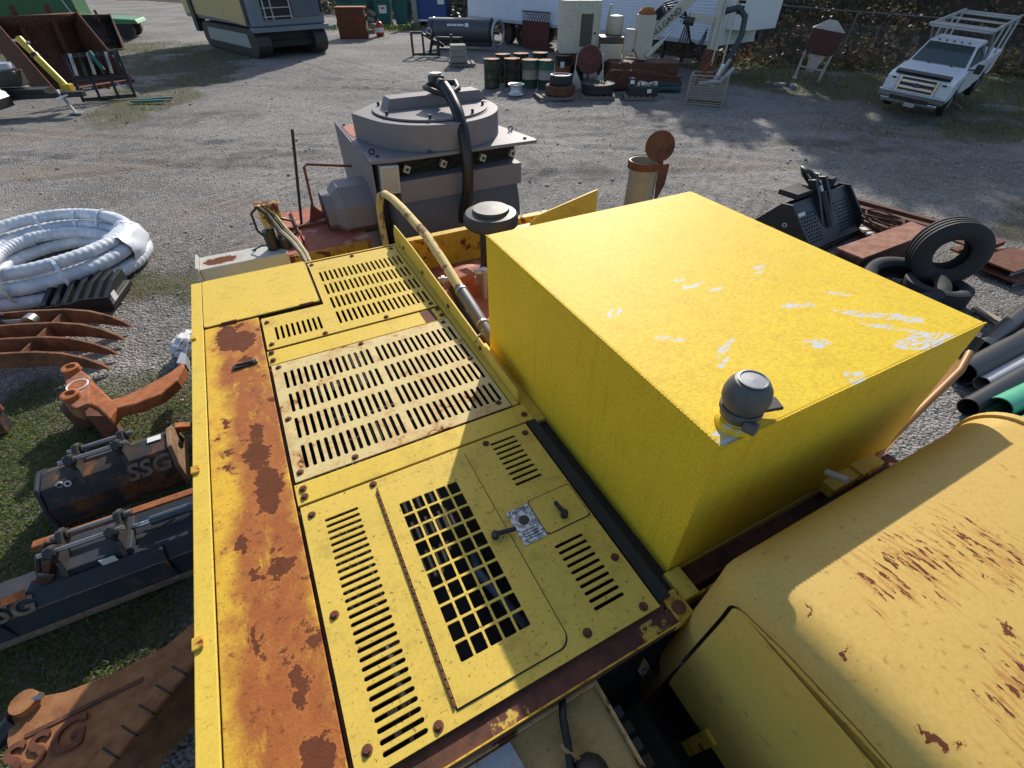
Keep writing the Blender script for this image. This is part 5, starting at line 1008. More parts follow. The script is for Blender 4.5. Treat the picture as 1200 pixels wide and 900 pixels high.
# local: x forward is -x ; front bumper at x=0, truck runs to +x ; y across
def T(mb, name, mat, par=None, **k): return mb.build(name, M[mat] if isinstance(mat, str) else mat, par or tk_, **k)
T(MB().prism([(.12, .55), (.10, .95), (.16, 1.16), (.42, 1.24), (1.45, 1.34), (3.55, 1.34), (3.55, .55), (2.6, .55), (1.95, .60), (1.85, .98), (1.45, 1.08), (1.05, .98), (.93, .60)], -.97, .97, 'y'), 'body', 'tw', bevel=.05, seg=3)
mb = MB(); ca = [(1.40, 1.33, .88), (2.10, 1.88, .72), (2.30, 1.93, .71), (3.35, 1.93, .71), (3.55, 1.33, .90)]
vs = []
for x, z, w in ca: vs += [(x, -w, z), (x, w, z)]
mb.add(vs, [(0, 1, 3, 2), (2, 3, 5, 4), (4, 5, 7, 6), (6, 7, 9, 8), (0, 2, 4, 6, 8), (1, 9, 7, 5, 3), (0, 8, 9, 1)]); cabp = T(mb, 'cab', 'tw', bevel=.04, seg=3)
def quad(a, b, c, d, off): 
    n = (Vector(b)-Vector(a)).cross(Vector(d)-Vector(a)).normalized()*off; return [tuple(Vector(p)+n) for p in (a, b, c, d)]
ws_ = MB().add([(1.455, -.80, 1.385), (1.455, .80, 1.385), (2.075, .67, 1.865), (2.075, -.67, 1.865)], [(0, 1, 2, 3)]).xf(Matrix.Translation((-.012, 0, .02))); T(ws_, 'windscreen', 'glass', cabp)
for s_ in (-1, 1): T(MB().add([(1.62, s_*.885, 1.38), (2.14, s_*.745, 1.84), (2.75, s_*.745, 1.86), (2.80, s_*.895, 1.38)], [(0, 1, 2, 3)]), 'side_window', 'glass', cabp); T(MB().add([(2.86, s_*.895, 1.38), (2.82, s_*.745, 1.86), (3.28, s_*.74, 1.86), (3.42, s_*.90, 1.38)], [(0, 1, 2, 3)]), 'side_window', 'glass', cabp)
T(MB().tube([(1.43, -.45, 1.375), (1.56, -.05, 1.48)], .012, 6).tube([(1.43, .25, 1.375), (1.60, .55, 1.50)], .012, 6), 'wipers', 'tdark', cabp)
for i in range(5): T(MB().box((2.16, -.44+.22*i, 1.94), (.10, .06, .035)), 'marker_lamp', simple('amber_lamp_%d' % i, (.10, .045, .02), .4), cabp, bevel=.01)
gl = T(MB().box((.085, 0, .98), (.06, 1.18, .46), (0, 6, 0)), 'grille', 'chrome', bevel=.04)
T(MB().box((.058, 0, .98), (.03, 1.02, .36), (0, 6, 0)), 'grille_mesh', 'tdark', gl)
for z in (.90, 1.06): T(MB().box((.046, 0, z), (.03, 1.0, .085), (0, 6, 0)), 'grille_bar', 'chrome', gl, bevel=.015)
T(MB().lathe([(.15, 0), (.15, .02), (0, .02)], (0, 0, 0), 24).xf(Matrix.Translation((.028, 0, .985)) @ Matrix.Rotation(R(-90), 4, 'Y') @ Matrix.Scale(.42, 4, (1, 0, 0))), 'badge', simple('badge_blue', (.015, .03, .12), .3), gl)
text('lettering', 'Ford', .09, .004, M['chrome'], gl, frame((.006, 0, .985), (0, -1, 0), (0, 0, 1)))
for s_ in (-1, 1):
    hl_ = T(MB().prism([(s_*.61, .80), (s_*.93, .84), (s_*.95, 1.14), (s_*.63, 1.17)], .075, .14, 'x'), 'headlight', simple('headlight_lens', (.78, .80, .82), .15, .2, .2, 20), bevel=.02)
    T(MB().box((.07, s_*.74, 1.10), (.02, .12, .05)), 'reflector', M['tdark'], hl_)
    mr = T(MB().box((1.50, s_*1.16, 1.42), (.12, .20, .26)), 'wing_mirror', 'tdark', bevel=.03); T(MB().beam((1.52, s_*.90, 1.36), (1.52, s_*1.08, 1.38), .05, .04), 'arm', 'tdark', mr)
T(MB().box((.02, 0, .68), (.20, 1.98, .20)).box((.03, 0, .50), (.14, 1.7, .12)), 'bumper', 'chrome', bevel=.03); T(MB().box((-.09, 0, .60), (.02, 1.15, .11)), 'bumper_opening', 'tdark'); T(MB().box((-.10, -.1, .46), (.01, .32, .12)), 'number_plate', 'galv')
T(MB().prism([(.20, 1.20), (.16, 1.28), (.30, 1.33), (.36, 1.27)], -.80, .80, 'y'), 'bug_deflector', 'tdark')
T(MB().span(.2, 6.2, -.75, .75, .42, .62), 'chassis', 'tdark')
bed = T(MB().prism([(3.62, .62), (3.62, 1.36), (6.15, 1.36), (6.15, .62), (5.6, .62), (5.5, .95), (5.05, 1.08), (4.6, .95), (4.5, .62)], -.96, .96, 'y'), 'cargo_bed', 'tw', bevel=.03)
for x in (1.45, 5.05):
    for s_ in (-1, 1):
        wh = T(MB().lathe([(.24, -.12), (.33, -.13), (.39, -.10), (.40, 0), (.39, .10), (.33, .13), (.24, .12)], (x, s_*.84, .40), 28, AY, True), 'wheel', 'rubber', smooth=40); T(MB().lathe([(.24, -.06), (.18, -.08), (0, -.07)], (x, s_*.86, .40), 20, AY), 'rim', 'galv', wh, smooth=40)
rk_ = T(MB().beam((1.9, -.88, 2.32), (6.3, -.88, 2.32), .06, .09).beam((1.9, .88, 2.32), (6.3, .88, 2.32), .06, .09), 'rack_rails', 'galv')
for x in (1.95, 2.3, 2.75, 4.2, 5.6, 6.2): T(MB().beam((x, -.90, 2.30), (x, .90, 2.30), .10, .05), 'rack_crossbar', 'galv', rk_)
T(MB().box((2.12, 0, 2.345), (.34, 1.9, .03)), 'rack_fairing', 'galv', rk_)
for s_ in (-1, 1):
    for x0, x1 in ((3.7, 2.3), (3.7, 3.7), (5.0, 5.0), (6.1, 6.1)): T(MB().beam((x0, s_*.90, 1.34), (x1, s_*.88, 2.30), .06, .06), 'rack_strut', 'galv', rk_)

# ------------------------------------------------------------------ white box trailer behind the rig
tl = thing('box_trailer', 'long white box trailer parked behind the drilling rig', 'trailer', (8.2, 22.9, 0), 128.5)
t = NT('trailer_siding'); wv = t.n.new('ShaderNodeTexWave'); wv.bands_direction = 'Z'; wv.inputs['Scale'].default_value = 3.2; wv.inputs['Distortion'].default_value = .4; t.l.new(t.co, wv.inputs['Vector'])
t.set('Base Color', t.mix(t.math('MULTIPLY', t.step(t.noise(1.2, 5, .7), .5, .75), .3), (.60, .67, .79), (.40, .43, .48))); t.set('Roughness', .45); t.bump(wv.outputs['Fac'], .5, .02); M['siding'] = t.m  # siding tinted pale blue for sky light on its shaded side
# local x runs back along the trailer, local y: +y is toward the camera side
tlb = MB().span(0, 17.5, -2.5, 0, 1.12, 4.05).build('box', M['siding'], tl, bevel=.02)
for i in range(12): MB().span(.35+1.45*i, .39+1.45*i, .001, .012, 1.2, 4.0).build('seam_rib', M['white'], tlb)
MB().span(0, 17.5, .001, .03, 1.02, 1.16).build('bottom_rail', simple('rail_grey_blue', (.36, .40, .46), .5), tl)
MB().span(-.9, -.02, -2.3, -.12, 1.55, 3.9).build('nose_unit', M['white'], tl, bevel=.03)
for i in range(4): MB().span(-.62, -.30, -.118, -.112, 2.05+.16*i, 2.14+.16*i).build('vent', M['void'], tl)
MB().span(-.03, -.005, -2.45, .02, 1.05, 4.0).build('corner_post', M['white'], tl); MB().span(.02, .34, .013, .02, 1.22, 1.30).build('marker', M['tdark'], tl)
for x in (12.6, 13.9):
    for y in (-.35, -2.15): w_ = MB().lathe([(.30, -.15), (.48, -.16), (.52, -.1), (.52, .1), (.48, .16), (.30, .15)], (x, y, .52), 26, AY, True).build('wheel', M['tyre'], tl, smooth=40); MB().lathe([(.30, .05), (.16, .10), (0, .10)], (x, y, .52), 20, AY).build('rim', M['rust'], w_, smooth=40)
for y in (-.5, -2.0): MB().beam((3.0, y, .05), (3.0, y, 1.1), .12, .12).build('landing_leg', M['tdark'], tl)
MB().span(.5, 17, -2.2, -.3, .92, 1.10).build('underframe', M['void'], tl)
# red lattice gate leaning on the trailer
lt = thing('lattice_gate', 'dark red steel panel with lattice top leaning below the trailer side', 'panel', (1.25, 31.2, 0), -48)
MB().span(-1.0, 1.0, -.03, .03, .05, 1.25).build('sheet', rusty('oxide_red', (.06, .016, .014), (.12, .03, .024), 5), lt)
for i in range(11):
    for s_ in (-1, 1): MB().beam((-.95+.19*i-.12*s_, 0, 1.26), (-.95+.19*i+.12*s_, 0, 1.62), .025, .02, (0, 1, 0)).build('lattice_bar', M['rust_dark'], lt)
MB().span(-1.02, 1.02, -.03, .03, 1.60, 1.66).build('top_bar', M['rust_dark'], lt)

# ------------------------------------------------------------------ cream drilling rig
rg = thing('drilling_rig', 'old cream drilling rig with cabinet, boom and mast on a rusty crawler', 'drilling rig')
M['cream'] = paint('rig_cream', (.50, .48, .40), rust=.10, rscale=5, speck=.4, spscale=22, rough=.55, dirtamt=.4, halo=.4)
def Gd(mb, name, mat, par=None, **k): return mb.build(name, M[mat] if isinstance(mat, str) else mat, par or rg, **k)
cbn = Gd(MB().span(1.80, 3.25, 21.7, 23.2, .92, 2.50), 'cabinet', 'cream', bevel=.03)
Gd(MB().span(2.42, 3.14, 21.66, 21.699, 1.05, 2.25), 'cabinet_door', 'cream', cbn, bevel=.01)
gq = Gd(MB().span(2.52, 2.96, 21.645, 21.659, 1.15, 2.12), 'radiator_grille', simple('grille_dirt', (.10, .095, .075), .8), cbn)
for i in range(12): Gd(MB().span(2.52, 2.96, 21.632, 21.644, 1.17+.08*i, 1.19+.08*i), 'grille_slat', 'dark_steel', cbn)
Gd(MB().cyl((3.06, 21.65, 1.55), (3.06, 21.62, 1.55), .04), 'door_knob', 'dark_steel', cbn)
for x in (1.9, 2.5, 3.1): Gd(MB().cyl((x, 22.2, 2.5), (x, 22.2, 2.62), .09), 'roof_cap', 'black', cbn)
Gd(MB().span(1.7, 3.4, 21.7, 23.3, .55, .90), 'skid', 'rust_dark')
Gd(MB().span(3.3, 4.1, 21.4, 22.6, .75, 1.25), 'engine_tray', 'cream'); Gd(MB().span(3.3, 4.15, 21.5, 22.5, 1.27, 1.45), 'engine', 'dark_steel')
Gd(MB().lathe([(0, .0), (.25, .05), (.30, .15), (.30, .55), (.25, .66), (0, .70)], (3.95, 22.6, 1.35), 20), 'air_tank', 'cream', smooth=50); Gd(MB().cyl((3.6, 22.6, 1.4), (3.72, 22.6, 2.35), .05), 'exhaust_pipe', 'galv')
po = Gd(MB().prism([(4.42, 1.15), (4.62, .85), (4.90, .85), (5.02, 1.15), (5.02, 2.15), (4.42, 2.15)], 20.7, 21.2, 'y'), 'swing_post', 'cream', bevel=.02); Gd(MB().lathe([(.28, 0), (.30, .05), (.20, .18), (0, .20)], (4.72, 20.95, 2.152), 18), 'post_cap', M['rust_orange'], po, smooth=50)
Gd(MB().beam((4.15, 20.8, 1.0), (4.2, 20.8, 1.75), .25, .3), 'valve_bank', 'cream'); Gd(MB().beam((3.95, 20.7, .60), (4.12, 20.7, 1.15), .22, .05), 'step_plate', 'cream')
Gd(MB().beam((4.95, 20.9, 1.55), (6.4, 21.2, 2.75), .30, .34), 'boom', 'cream', bevel=.02)
text('lettering', 'ALLGAND', .26, .01, M['tdark'], rg, frame((5.42, 20.80, 1.93), (.77, .16, .62), (-.62, .0, .78)))
Gd(MB().cyl((4.85, 20.6, .95), (5.35, 20.7, 1.40), .08), 'lift_cylinder', 'cream', smooth=40); Gd(MB().cyl((5.35, 20.7, 1.40), (5.95, 20.85, 2.0), .035), 'lift_rod', 'chrome', smooth=40)
for i in range(7): Gd(MB().tube([(4.9, 21.0, 2.1-.03*i), (5.3+.05*i, 21.1, 2.45-.05*i), (5.9+.06*i, 21.2, 2.6-.1*i), (6.25+.05*i, 21.25, 1.9-.1*i), (6.1+.1*i, 21.2, 1.3)], .028, 8), 'hydraulic_hose', 'hose', smooth=60)
mst = Gd(MB().beam((7.05, 20.3, .55), (7.45, 21.3, 3.6), .32, .30, (0, 1, 0)), 'mast', 'cream', bevel=.02)
for s_ in (-.12, .26): Gd(MB().cyl((7.05+s_+.16, 20.1, .75), (7.45+s_+.16, 21.1, 3.6), .03), 'feed_rail', 'cream', mst, smooth=40)
Gd(MB().beam((6.95, 20.2, .35), (7.1, 20.4, 1.15), .42, .36, (0, 1, 0)), 'mast_foot', 'rust'); Gd(MB().beam((6.2, 20.9, 2.1), (7.3, 20.8, 1.95), .22, .22), 'mast_link', 'cream'); Gd(MB().cyl((6.0, 20.8, 2.0), (6.35, 20.7, 1.95), .12), 'pivot', 'dark_steel')
Gd(MB().tube([(7.35, 20.7, 2.25), (7.75, 20.6, 2.35), (8.05, 20.6, 2.1), (8.05, 20.5, 1.6), (7.85, 20.4, 1.1), (7.7, 20.3, .7)], .10, 12), 'suction_hose', simple('slate_hose', (.03, .045, .055), .5), smooth=60)
for i in range(3): Gd(MB().tube([(6.75, 20.3, 1.6+.1*i), (6.6-.08*i, 20.2, 1.2), (6.7, 20.1, .9), (6.95, 20.1, 1.1)], .022, 8), 'looped_hose', 'hose', smooth=60)
Gd(MB().prism([(3.3, .30), (3.5, .62), (4.6, .66), (6.0, .42), (6.15, .20), (6.0, .06), (3.5, .06)], 19.9, 20.3, 'y'), 'crawler_track', 'rust_dark', bevel=.03); Gd(MB().prism([(3.3, .30), (3.5, .62), (4.6, .66), (6.0, .42), (6.15, .20), (6.0, .06), (3.5, .06)], 21.6, 22.0, 'y'), 'crawler_track', 'rust_dark', bevel=.03)
Gd(MB().beam((3.5, 19.88, .66), (6.1, 19.88, .42), .03, .05), 'track_edge', 'rust'); Gd(MB().span(3.6, 6.0, 20.3, 21.6, .35, .80), 'crawler_frame', 'rust_dark')
# reel in front of the rig
rl = thing('cable_reel', 'dark red round reel on pale splayed legs in front of the cream cabinet', 'reel', (2.75, 20.2, 0), 0)
MB().lathe([(0, -.10), (.42, -.10), (.44, -.06), (.44, .06), (.42, .10), (0, .10)], (0, 0, .92), 28, AY).build('disc', rusty('reel_red', (.07, .025, .02), (.15, .05, .04), 6), rl, smooth=40)
for s_ in (-1, 1):
    MB().prism([(s_*.16, .10), (s_*.58, .0), (s_*.60, .08), (s_*.52, .62), (s_*.46, .62)], -.16, -.13, 'y').build('leg', M['cream'], rl); MB().beam((s_*.5, -.14, .6), (s_*.46, -.14, 1.1), .03, .03).build('leg_bar', M['cream'], rl)
MB().ring((0, -.15, .06), .42, .03, AY, 16, 6, 20, 160).build('base_hoop', M['black'], rl); MB().beam((-.5, 0, .15), (.5, 0, .15), .06, .06).build('cross_beam', M['black'], rl); MB().beam((0, .08, .1), (0, .08, .9), .08, .06).build('stand', M['black'], rl)

# ------------------------------------------------------------------ tilted hopper by the fence
hp_ = thing('salt_hopper', 'small pale hopper on legs with a brown panel beside the fence', 'hopper', (11.75, 22.2, 0), -25, None, Euler((0, R(7), R(-25))))
M['hopw'] = paint('hopper_cream', (.48, .44, .38), rust=.2, rscale=6, speck=.4, halo=.4)
for s_ in (-1, 1):
    MB().beam((s_*.44, -.30, 0), (s_*.50, -.05, 1.35), .06, .06).build('leg', M['hopw'], hp_); MB().beam((s_*.44, .35, 0), (s_*.50, .35, 1.35), .06, .06).build('leg', M['hopw'], hp_); MB().box((s_*.44, -.30, .04), (.16, .16, .08)).build('foot', M['hopw'], hp_)
MB().beam((-.46, -.2, .42), (.46, -.2, .42), .05, .05).build('cross_bar', M['hopw'], hp_); MB().prism([(-.30, .85), (.30, .85), (.14, .30), (-.14, .30)], -.1, .2, 'y').build('chute', M['hopw'], hp_)
MB().prism([(-.52, .88), (.52, .88), (.56, 1.62), (-.56, 1.62)], -.16, .34, 'y').build('panel_box', simple('brown_panel', (.085, .028, .018), .7), hp_)
MB().add([(-.58, -.18, 1.62), (.58, -.18, 1.62), (.58, .36, 1.62), (-.58, .36, 1.62), (-.15, .0, 1.92), (.15, .0, 1.92), (.15, .2, 1.92), (-.15, .2, 1.92)], [(0, 1, 5, 4), (1, 2, 6, 5), (2, 3, 7, 6), (3, 0, 4, 7), (4, 5, 6, 7)]).build('lid', M['hopw'], hp_)
for i, (x, y) in enumerate(((10.15, 20.95), (10.5, 20.6))): tag(MB().prism([(-.25, -.1), (.2, -.14), (.3, .05), (.05, .14), (-.22, .1)], 0, .10).xf(Matrix.Translation((x, y, .0)) @ Matrix.Rotation(i*1.2, 4, 'Z')).build('tarp_scrap', simple('grey_tarp_%d' % i, (.24, .25, .28), .6), None, bevel=.03), ('left grey tarp scrap on the ground near the hopper', 'right grey tarp scrap on the ground near the hopper')[i], 'scrap')
cn = thing('concrete_slab', 'grey concrete slab leaning at the right edge beyond the pickup', 'slab', (20.4, 20.6, 0), 30); MB().box((0, 0, .8), (2.4, .35, 2.0), (-35, 0, 0)).build('slab', simple('concrete', (.24, .23, .215), .9, 0, .2, 4, .3), cn, bevel=.03); MB().box((-.5, -.62, .35), (1.2, .2, .7), (-20, 0, 0)).build('dark_facing', M['rust_dark'], cn)
BL = ['%s fallen branch %s right of the pickup' % (a, b) for a in ('short', 'long', 'crooked', 'thin', 'pale', 'mossy', 'broken') for b in ('nearest the gravel', 'nearest the fence')]
for i in range(4):
    x = 15.5+random.uniform(-1.5, 3); y = 14.6+(-1, 2.2)[i % 2]+random.uniform(-.3, .3); a = random.uniform(0, 3); l = (.35, .5, 1.3, 1.5)[i]; tag(MB().tube([(x, y, .05), (x+l*.5*math.cos(a), y+l*.5*math.sin(a), .08), (x+l*math.cos(a), y+l*math.sin(a), .04)], random.uniform(.02, .045), 6).build('fallen_branch', M['bark'] if i % 3 else simple('pale_branch_%d' % i, (.25, .21, .17), .9), None), BL[i], 'branch', 'fallen branches right of the pickup')

# ------------------------------------------------------------------ left background
# crawler drill with beige flank
dr = thing('crawler_drill', 'blue-grey and beige crawler drill parked at the top of the yard', 'crawler drill', (-10.9, 29.0, 0), 0); dr.scale = (1.4, 1.4, 1.3)
M['bgrey'] = simple('blue_grey_paint', (.16, .185, .22), .5, 0, .12, 3); M['beige'] = simple('beige_panel', (.56, .42, .19), .45, 0, .08, 2)
ang = Matrix.Rotation(R(44), 4, 'Z')          # rear face looks toward the camera, flank recedes to the left
def D(mb, name, mat, par=None, **k): return mb.xf(ang).build(name, M[mat] if isinstance(mat, str) else mat, par or dr, **k)
# local before turning: x to the right along the rear face, y back along the machine
bdd = D(MB().span(-1.25, 1.35, .0, 7.0, .95, 3.6), 'hull', 'bgrey', bevel=.04)
D(MB().span(-1.262, -1.252, .25, 1.3, .955, .975), 'flank_skirt', 'bgrey', bdd)
D(MB().prism([(.55, 3.55), (6.9, 3.55), (6.9, 1.10), (2.6, 1.06), (1.0, .99), (.55, .98)], -1.275, -1.255, 'x'), 'beige_flank', 'beige', bdd)
D(MB().span(-1.28, -1.256, .28, .54, 1.0, 3.55), 'dark_stripe', 'black', bdd)
for y, z in ((1.3, 2.0), (2.2, 2.15), (1.1, 2.9), (3.6, 2.2)): D(MB().box((-1.28, y, z), (.02, .22, .10)), 'latch', 'black', bdd)
D(MB().span(-1.277, -1.274, 3.15, 3.19, 1.75, 3.5), 'panel_gap', 'black', bdd)
gv = D(MB().span(-.85, .15, -.03, -.002, 1.15, 3.5), 'rear_grille', 'void', bdd)
for i in range(9): D(MB().span(-.85, .15, -.06, -.031, 1.22+.26*i, 1.25+.26*i), 'grille_bar', 'galv', bdd)
for x in (-.80, -.55, .10): D(MB().span(x, x+.04, -.065, -.031, 1.15, 3.5), 'ladder_rail', 'galv', bdd)
dd = D(MB().span(.20, 1.20, -.06, -.002, 1.2, 3.5), 'rear_door', simple('slate_door', (.085, .11, .13), .5, 0, .1, 3), bdd, bevel=.01)
for x in (.42, .95): D(MB().cyl((x, -.062, 1.75), (x, -.085, 1.75), .03), 'door_stud', 'white', bdd)
D(MB().span(1.24, 1.30, -.04, -.002, 1.3, 3.5), 'vent_strip', 'void', bdd); D(MB().span(-1.3, 1.4, -.12, .3, .80, .94), 'rear_sill', 'bgrey', bdd)
for x in (-1.30, .80):
    pts = [(.35+.42*math.cos(R(a)), .46+.42*math.sin(R(a))) for a in range(90, 271, 20)]+[(4.9+.42*math.cos(R(a)), .46+.42*math.sin(R(a))) for a in range(-90, 91, 20)]
    tr_ = D(MB().prism(pts, x, x+.48, 'x'), 'track', 'dark_steel'); D(MB().prism([(.6, .30), (4.7, .30), (4.6, .72), (.7, .72)], x-.02, x-.001, 'x'), 'track_frame', simple('pale_track_frame_%d' % int(x*10), (.34, .34, .32), .6), tr_)
    for i in range(22): D(MB().box((x+.24, .35+4.55*i/21, .885), (.50, .10, .03)), 'shoe', 'dark_steel', tr_)
    for i in range(22): D(MB().box((x+.24, .35+4.55*i/21, .025), (.50, .10, .03)), 'shoe', 'dark_steel', tr_)
D(MB().span(-1.0, 1.1, .3, 5.0, .45, .95), 'underframe', 'void'); D(MB().span(-1.35, -1.0, 5.6, 6.0, .5, 1.7), 'jack_leg', 'black'); D(MB().span(-.82, .8, .2, 5, .3, .5), 'axle', 'void')
# rusty chest beside it, red bottle, green bins, blue box, pole
ch_ = thing('rusty_chest', 'brown rusty steel chest beside the crawler drill', 'chest', (-9.9, 37.2, 0), 4); MB().span(-.95, .75, -.5, .5, 0, 1.5).build('body', M['rust'], ch_, bevel=.02); MB().span(-1.0, .8, -.55, .55, 1.5, 1.56).build('lid', M['rust_orange'], ch_); 
for i in range(4): MB().box((1.0+.1*(i % 2), -.1, .3+.32*i), (.45, .5, .20), (0, 8*i, 15*i)).build('timber_end', M['wood'], ch_)
rbx = thing('gas_bottle', 'small red bottle standing on the gravel by the rusty chest', 'bottle', (-8.6, 38.2, 0)); MB().lathe([(.22, 0), (.26, .05), (.26, .55), (.16, .72), (.06, .76), (.06, .86), (0, .86)], (0, 0, 0), 18).build('body', simple('red_bottle', (.40, .03, .025), .4), rbx, smooth=40); MB().lathe([(.262, .2), (.264, .2), (.264, .45), (.262, .45)], (0, 0, 0), 18, None, True).build('label_band', M['white'], rbx)
M['teal'] = simple('teal_plastic', (.02, .11, .10), .5, 0, .3, 3)
def wbin(x, y, rz, label):
    o = thing('waste_bin', label, 'bin', (x, y, 0), rz, 'teal bins by the hedge'); MB().add([(-.45, -.4, .1), (.45, -.4, .1), (.45, .4, .1), (-.45, .4, .1), (-.6, -.55, 1.5), (.6, -.55, 1.5), (.6, .55, 1.5), (-.6, .55, 1.5)], [(0, 1, 5, 4), (1, 2, 6, 5), (2, 3, 7, 6), (3, 0, 4, 7), (0, 3, 2, 1), (4, 5, 6, 7)]).build('body', M['teal'], o, bevel=.04)
    MB().prism([(-.62, 1.5), (.62, 1.5), (.62, 1.62), (.2, 1.75), (-.62, 1.62)], -.6, .6, 'x').build('lid', M['teal'], o, bevel=.02)
    for s_ in (-1, 1): MB().cyl((s_*.4, .45, .14), (s_*.52, .45, .14), .14).build('wheel', M['rubber'], o)
    return o
for i, (x, y, rz) in enumerate(((-12.6, 45.5, 10), (-11.2, 45.2, -8), (-9.6, 45.0, 4), (-8.3, 45.4, -5), (-13.0, 47.0, 20), (-10.4, 47.0, 0))):
    o = wbin(x, y, rz, ('front row teal bin farthest left by the hedge', 'second teal bin from the left in the front row', 'teal bin with a white notice in the front row', 'rightmost teal bin in the front row', 'back row teal bin at the far left', 'back row teal bin in the middle')[i])
    if i == 2: MB().box((0, -.52, 1.05), (.55, .01, .5)).build('white_notice', M['white'], o); MB().box((0, -.53, 1.1), (.3, .01, .1)).build('red_mark', simple('red_mark', (.5, .05, .05), .5), o)
bb = thing('blue_container', 'blue steel container with white trim at the top of the yard', 'container', (-6.0, 46.0, 0), -8); MB().span(-1.2, 1.2, -.9, .9, .3, 2.8).build('body', simple('container_blue', (.025, .06, .22), .5), bb, bevel=.05); MB().span(-1.25, 1.25, -1.0, -.92, .28, .40).build('sill', M['white'], bb); MB().span(.6, 1.1, -.96, -.91, 1.3, 2.2).build('notice', M['white'], bb)
for s_ in (-1, 1): MB().span(s_*.9-.1, s_*.9+.1, -.8, .8, 0, .3).build('runner', M['void'], bb)
pl_ = thing('pale_post', 'weathered pale post standing left of the blue container', 'post', (-7.3, 45.2, 0)); MB().beam((0, 0, 0), (0, 0, 3.2), .42, .35).build('timber', simple('weathered_post', (.30, .28, .26), .85, 0, .3, 3), pl_); MB().box((0, 0, .1), (.7, .6, .2)).build('base', M['wood'], pl_)
# black frame attachment, roller
bf = thing('hitch_frame', 'small black hitch frame attachment on the gravel', 'hitch frame', (-4.35, 29.0, 0), 8)
for a, b in (((-.65, 0, 0), (-.65, 0, .95)), ((-.1, 0, 0), (-.1, 0, .95)), ((-.65, 0, .95), (-.1, 0, .95)), ((-.65, 0, .08), (.6, 0, .08)), ((-.1, .3, .1), (-.1, .3, .9)), ((.6, 0, 0), (.6, 0, .6)), ((-.1, 0, .9), (.6, 0, .55)), ((.2, -.1, .1), (.45, .2, .95)), ((-.65, .5, 0), (-.65, .5, .95))): MB().beam(a, b, .10, .10).build('bar', M['black'], bf)
MB().cyl((.1, .1, .9), (.9, .4, .35), .08).build('ram', M['black'], bf); MB().ring((.25, .2, .98), .12, .03, AY, 16, 6).build('lifting_eye', M['galv'], bf)
rl2 = thing('yard_roller', 'dark grey cylindrical attachment with white lettering below the trailer', 'roller', (-2.75, 31.6, 0), -12)
M['slate'] = simple('slate_drum', (.065, .072, .085), .45)
MB().cyl((-1.7, 0, .85), (1.75, 0, .85), .52, n=28).build('drum', M['slate'], rl2, smooth=40); MB().box((0, .1, .3), (3.2, .6, .3)).build('cradle', M['black'], rl2)
for i, (x, wd) in enumerate(((-.55, .10), (-.42, .12), (-.27, .10), (-.14, .12), (0, .08), (.12, .12), (.25, .10), (.48, .20))): MB().box((x, -.478, 1.09), (wd, .03, .10 if i < 7 else .17), (-26, 0, 0)).build('white_mark', M['white'], rl2)
for x in (-1.45, 1.7): MB().ring((x, 0, .85), .50, .05, AX, 26, 8).build('end_hoop', M['black'], rl2)
MB().ring((2.1, -.2, .75), .55, .07, AX @ Matrix.Rotation(R(20), 3, 'X'), 26, 8).build('end_ring', M['galv'], rl2); MB().beam((1.8, -.1, .75), (2.15, -.2, .75), .1, .1).build('axle_stub', M['black'], rl2)
mb0 = thing('fork_carriage', 'black fork carriage between the roller and the block pallet', 'fork carriage', (-3.0, 28.8, 0), -10)
for a, b in (((-.7, 0, 0), (-.7, 0, .8)), ((0, 0, 0), (0, 0, .9)), ((.5, 0, 0), (.5, 0, .8)), ((-.7, 0, .75), (.5, 0, .75)), ((-.7, 0, .3), (.5, 0, .3))): MB().beam(a, b, .14, .10).build('bar', M['black'], mb0)
# big rusty loader bucket, smaller bucket, green machine
def loader_bucket(name, label, loc, rz, w, s, mat, tilt=0):
    o = thing(name, label, 'loader bucket', loc, rz, None, Euler((R(tilt), 0, R(rz))))
    pf = [(-1.05, .0), (-.2, .0), (.35, .12), (.62, .45), (.66, .9), (.5, 1.3), (.2, 1.55)]
    pf = [(a*s, b*s) for a, b in pf]; inn = [(a-.05*s*(1 if i > 2 else 0), b+.05*s) for i, (a, b) in enumerate(pf)]
    vs = []; fs = []
    for x in (-w/2, w/2): vs += [(x, a, b) for a, b in pf]
    n = len(pf); mb = MB().add(vs, [(i, i+1, n+i+1, n+i) for i in range(n-1)]); sh_ = mb.build('shell', mat, o, smooth=30); sh_.modifiers.new('thick', 'SOLIDIFY').thickness = .04*s
    for x in (-w/2, w/2): MB().prism(pf, x-.03*s, x+.03*s, 'x').build('side_plate', mat, o); MB().tube([(x, a, b) for a, b in (pf[0], pf[-1])], .035*s, 8).build('side_edge', M['rust'], o)
    MB().beam((-w/2, pf[0][0], .03*s), (w/2, pf[0][0], .03*s), .25*s, .06*s).build('cutting_edge', M['rust'] if name != 'small_bucket' else M['wood'], o)
    for x in (-w*.2, w*.2): MB().prism([(.5*s, .5*s), (.95*s, .7*s), (.9*s, 1.1*s), (.3*s, 1.75*s), (.3*s, 1.5*s)], x-.06*s, x+.06*s, 'x').build('bracket', mat, o)
    return o
loader_bucket('big_bucket', 'huge brown rusted loader bucket at the upper left', (-16.9, 21.4, .0), 62, 2.7, 1.36, M['rust_dark'])
loader_bucket('small_bucket', 'black loader bucket with worn pale edge behind the huge rusty one', (-22.6, 31.8, 0), 30, 2.0, .95, M['blackrust'])
gmn = thing('green_machine', 'dark green machine with step ladder at the top left', 'machine', (-26.8, 36.6, 0), 20)
M['dgreen'] = simple('machine_green', (.018, .10, .035), .45, 0, .15, 2)
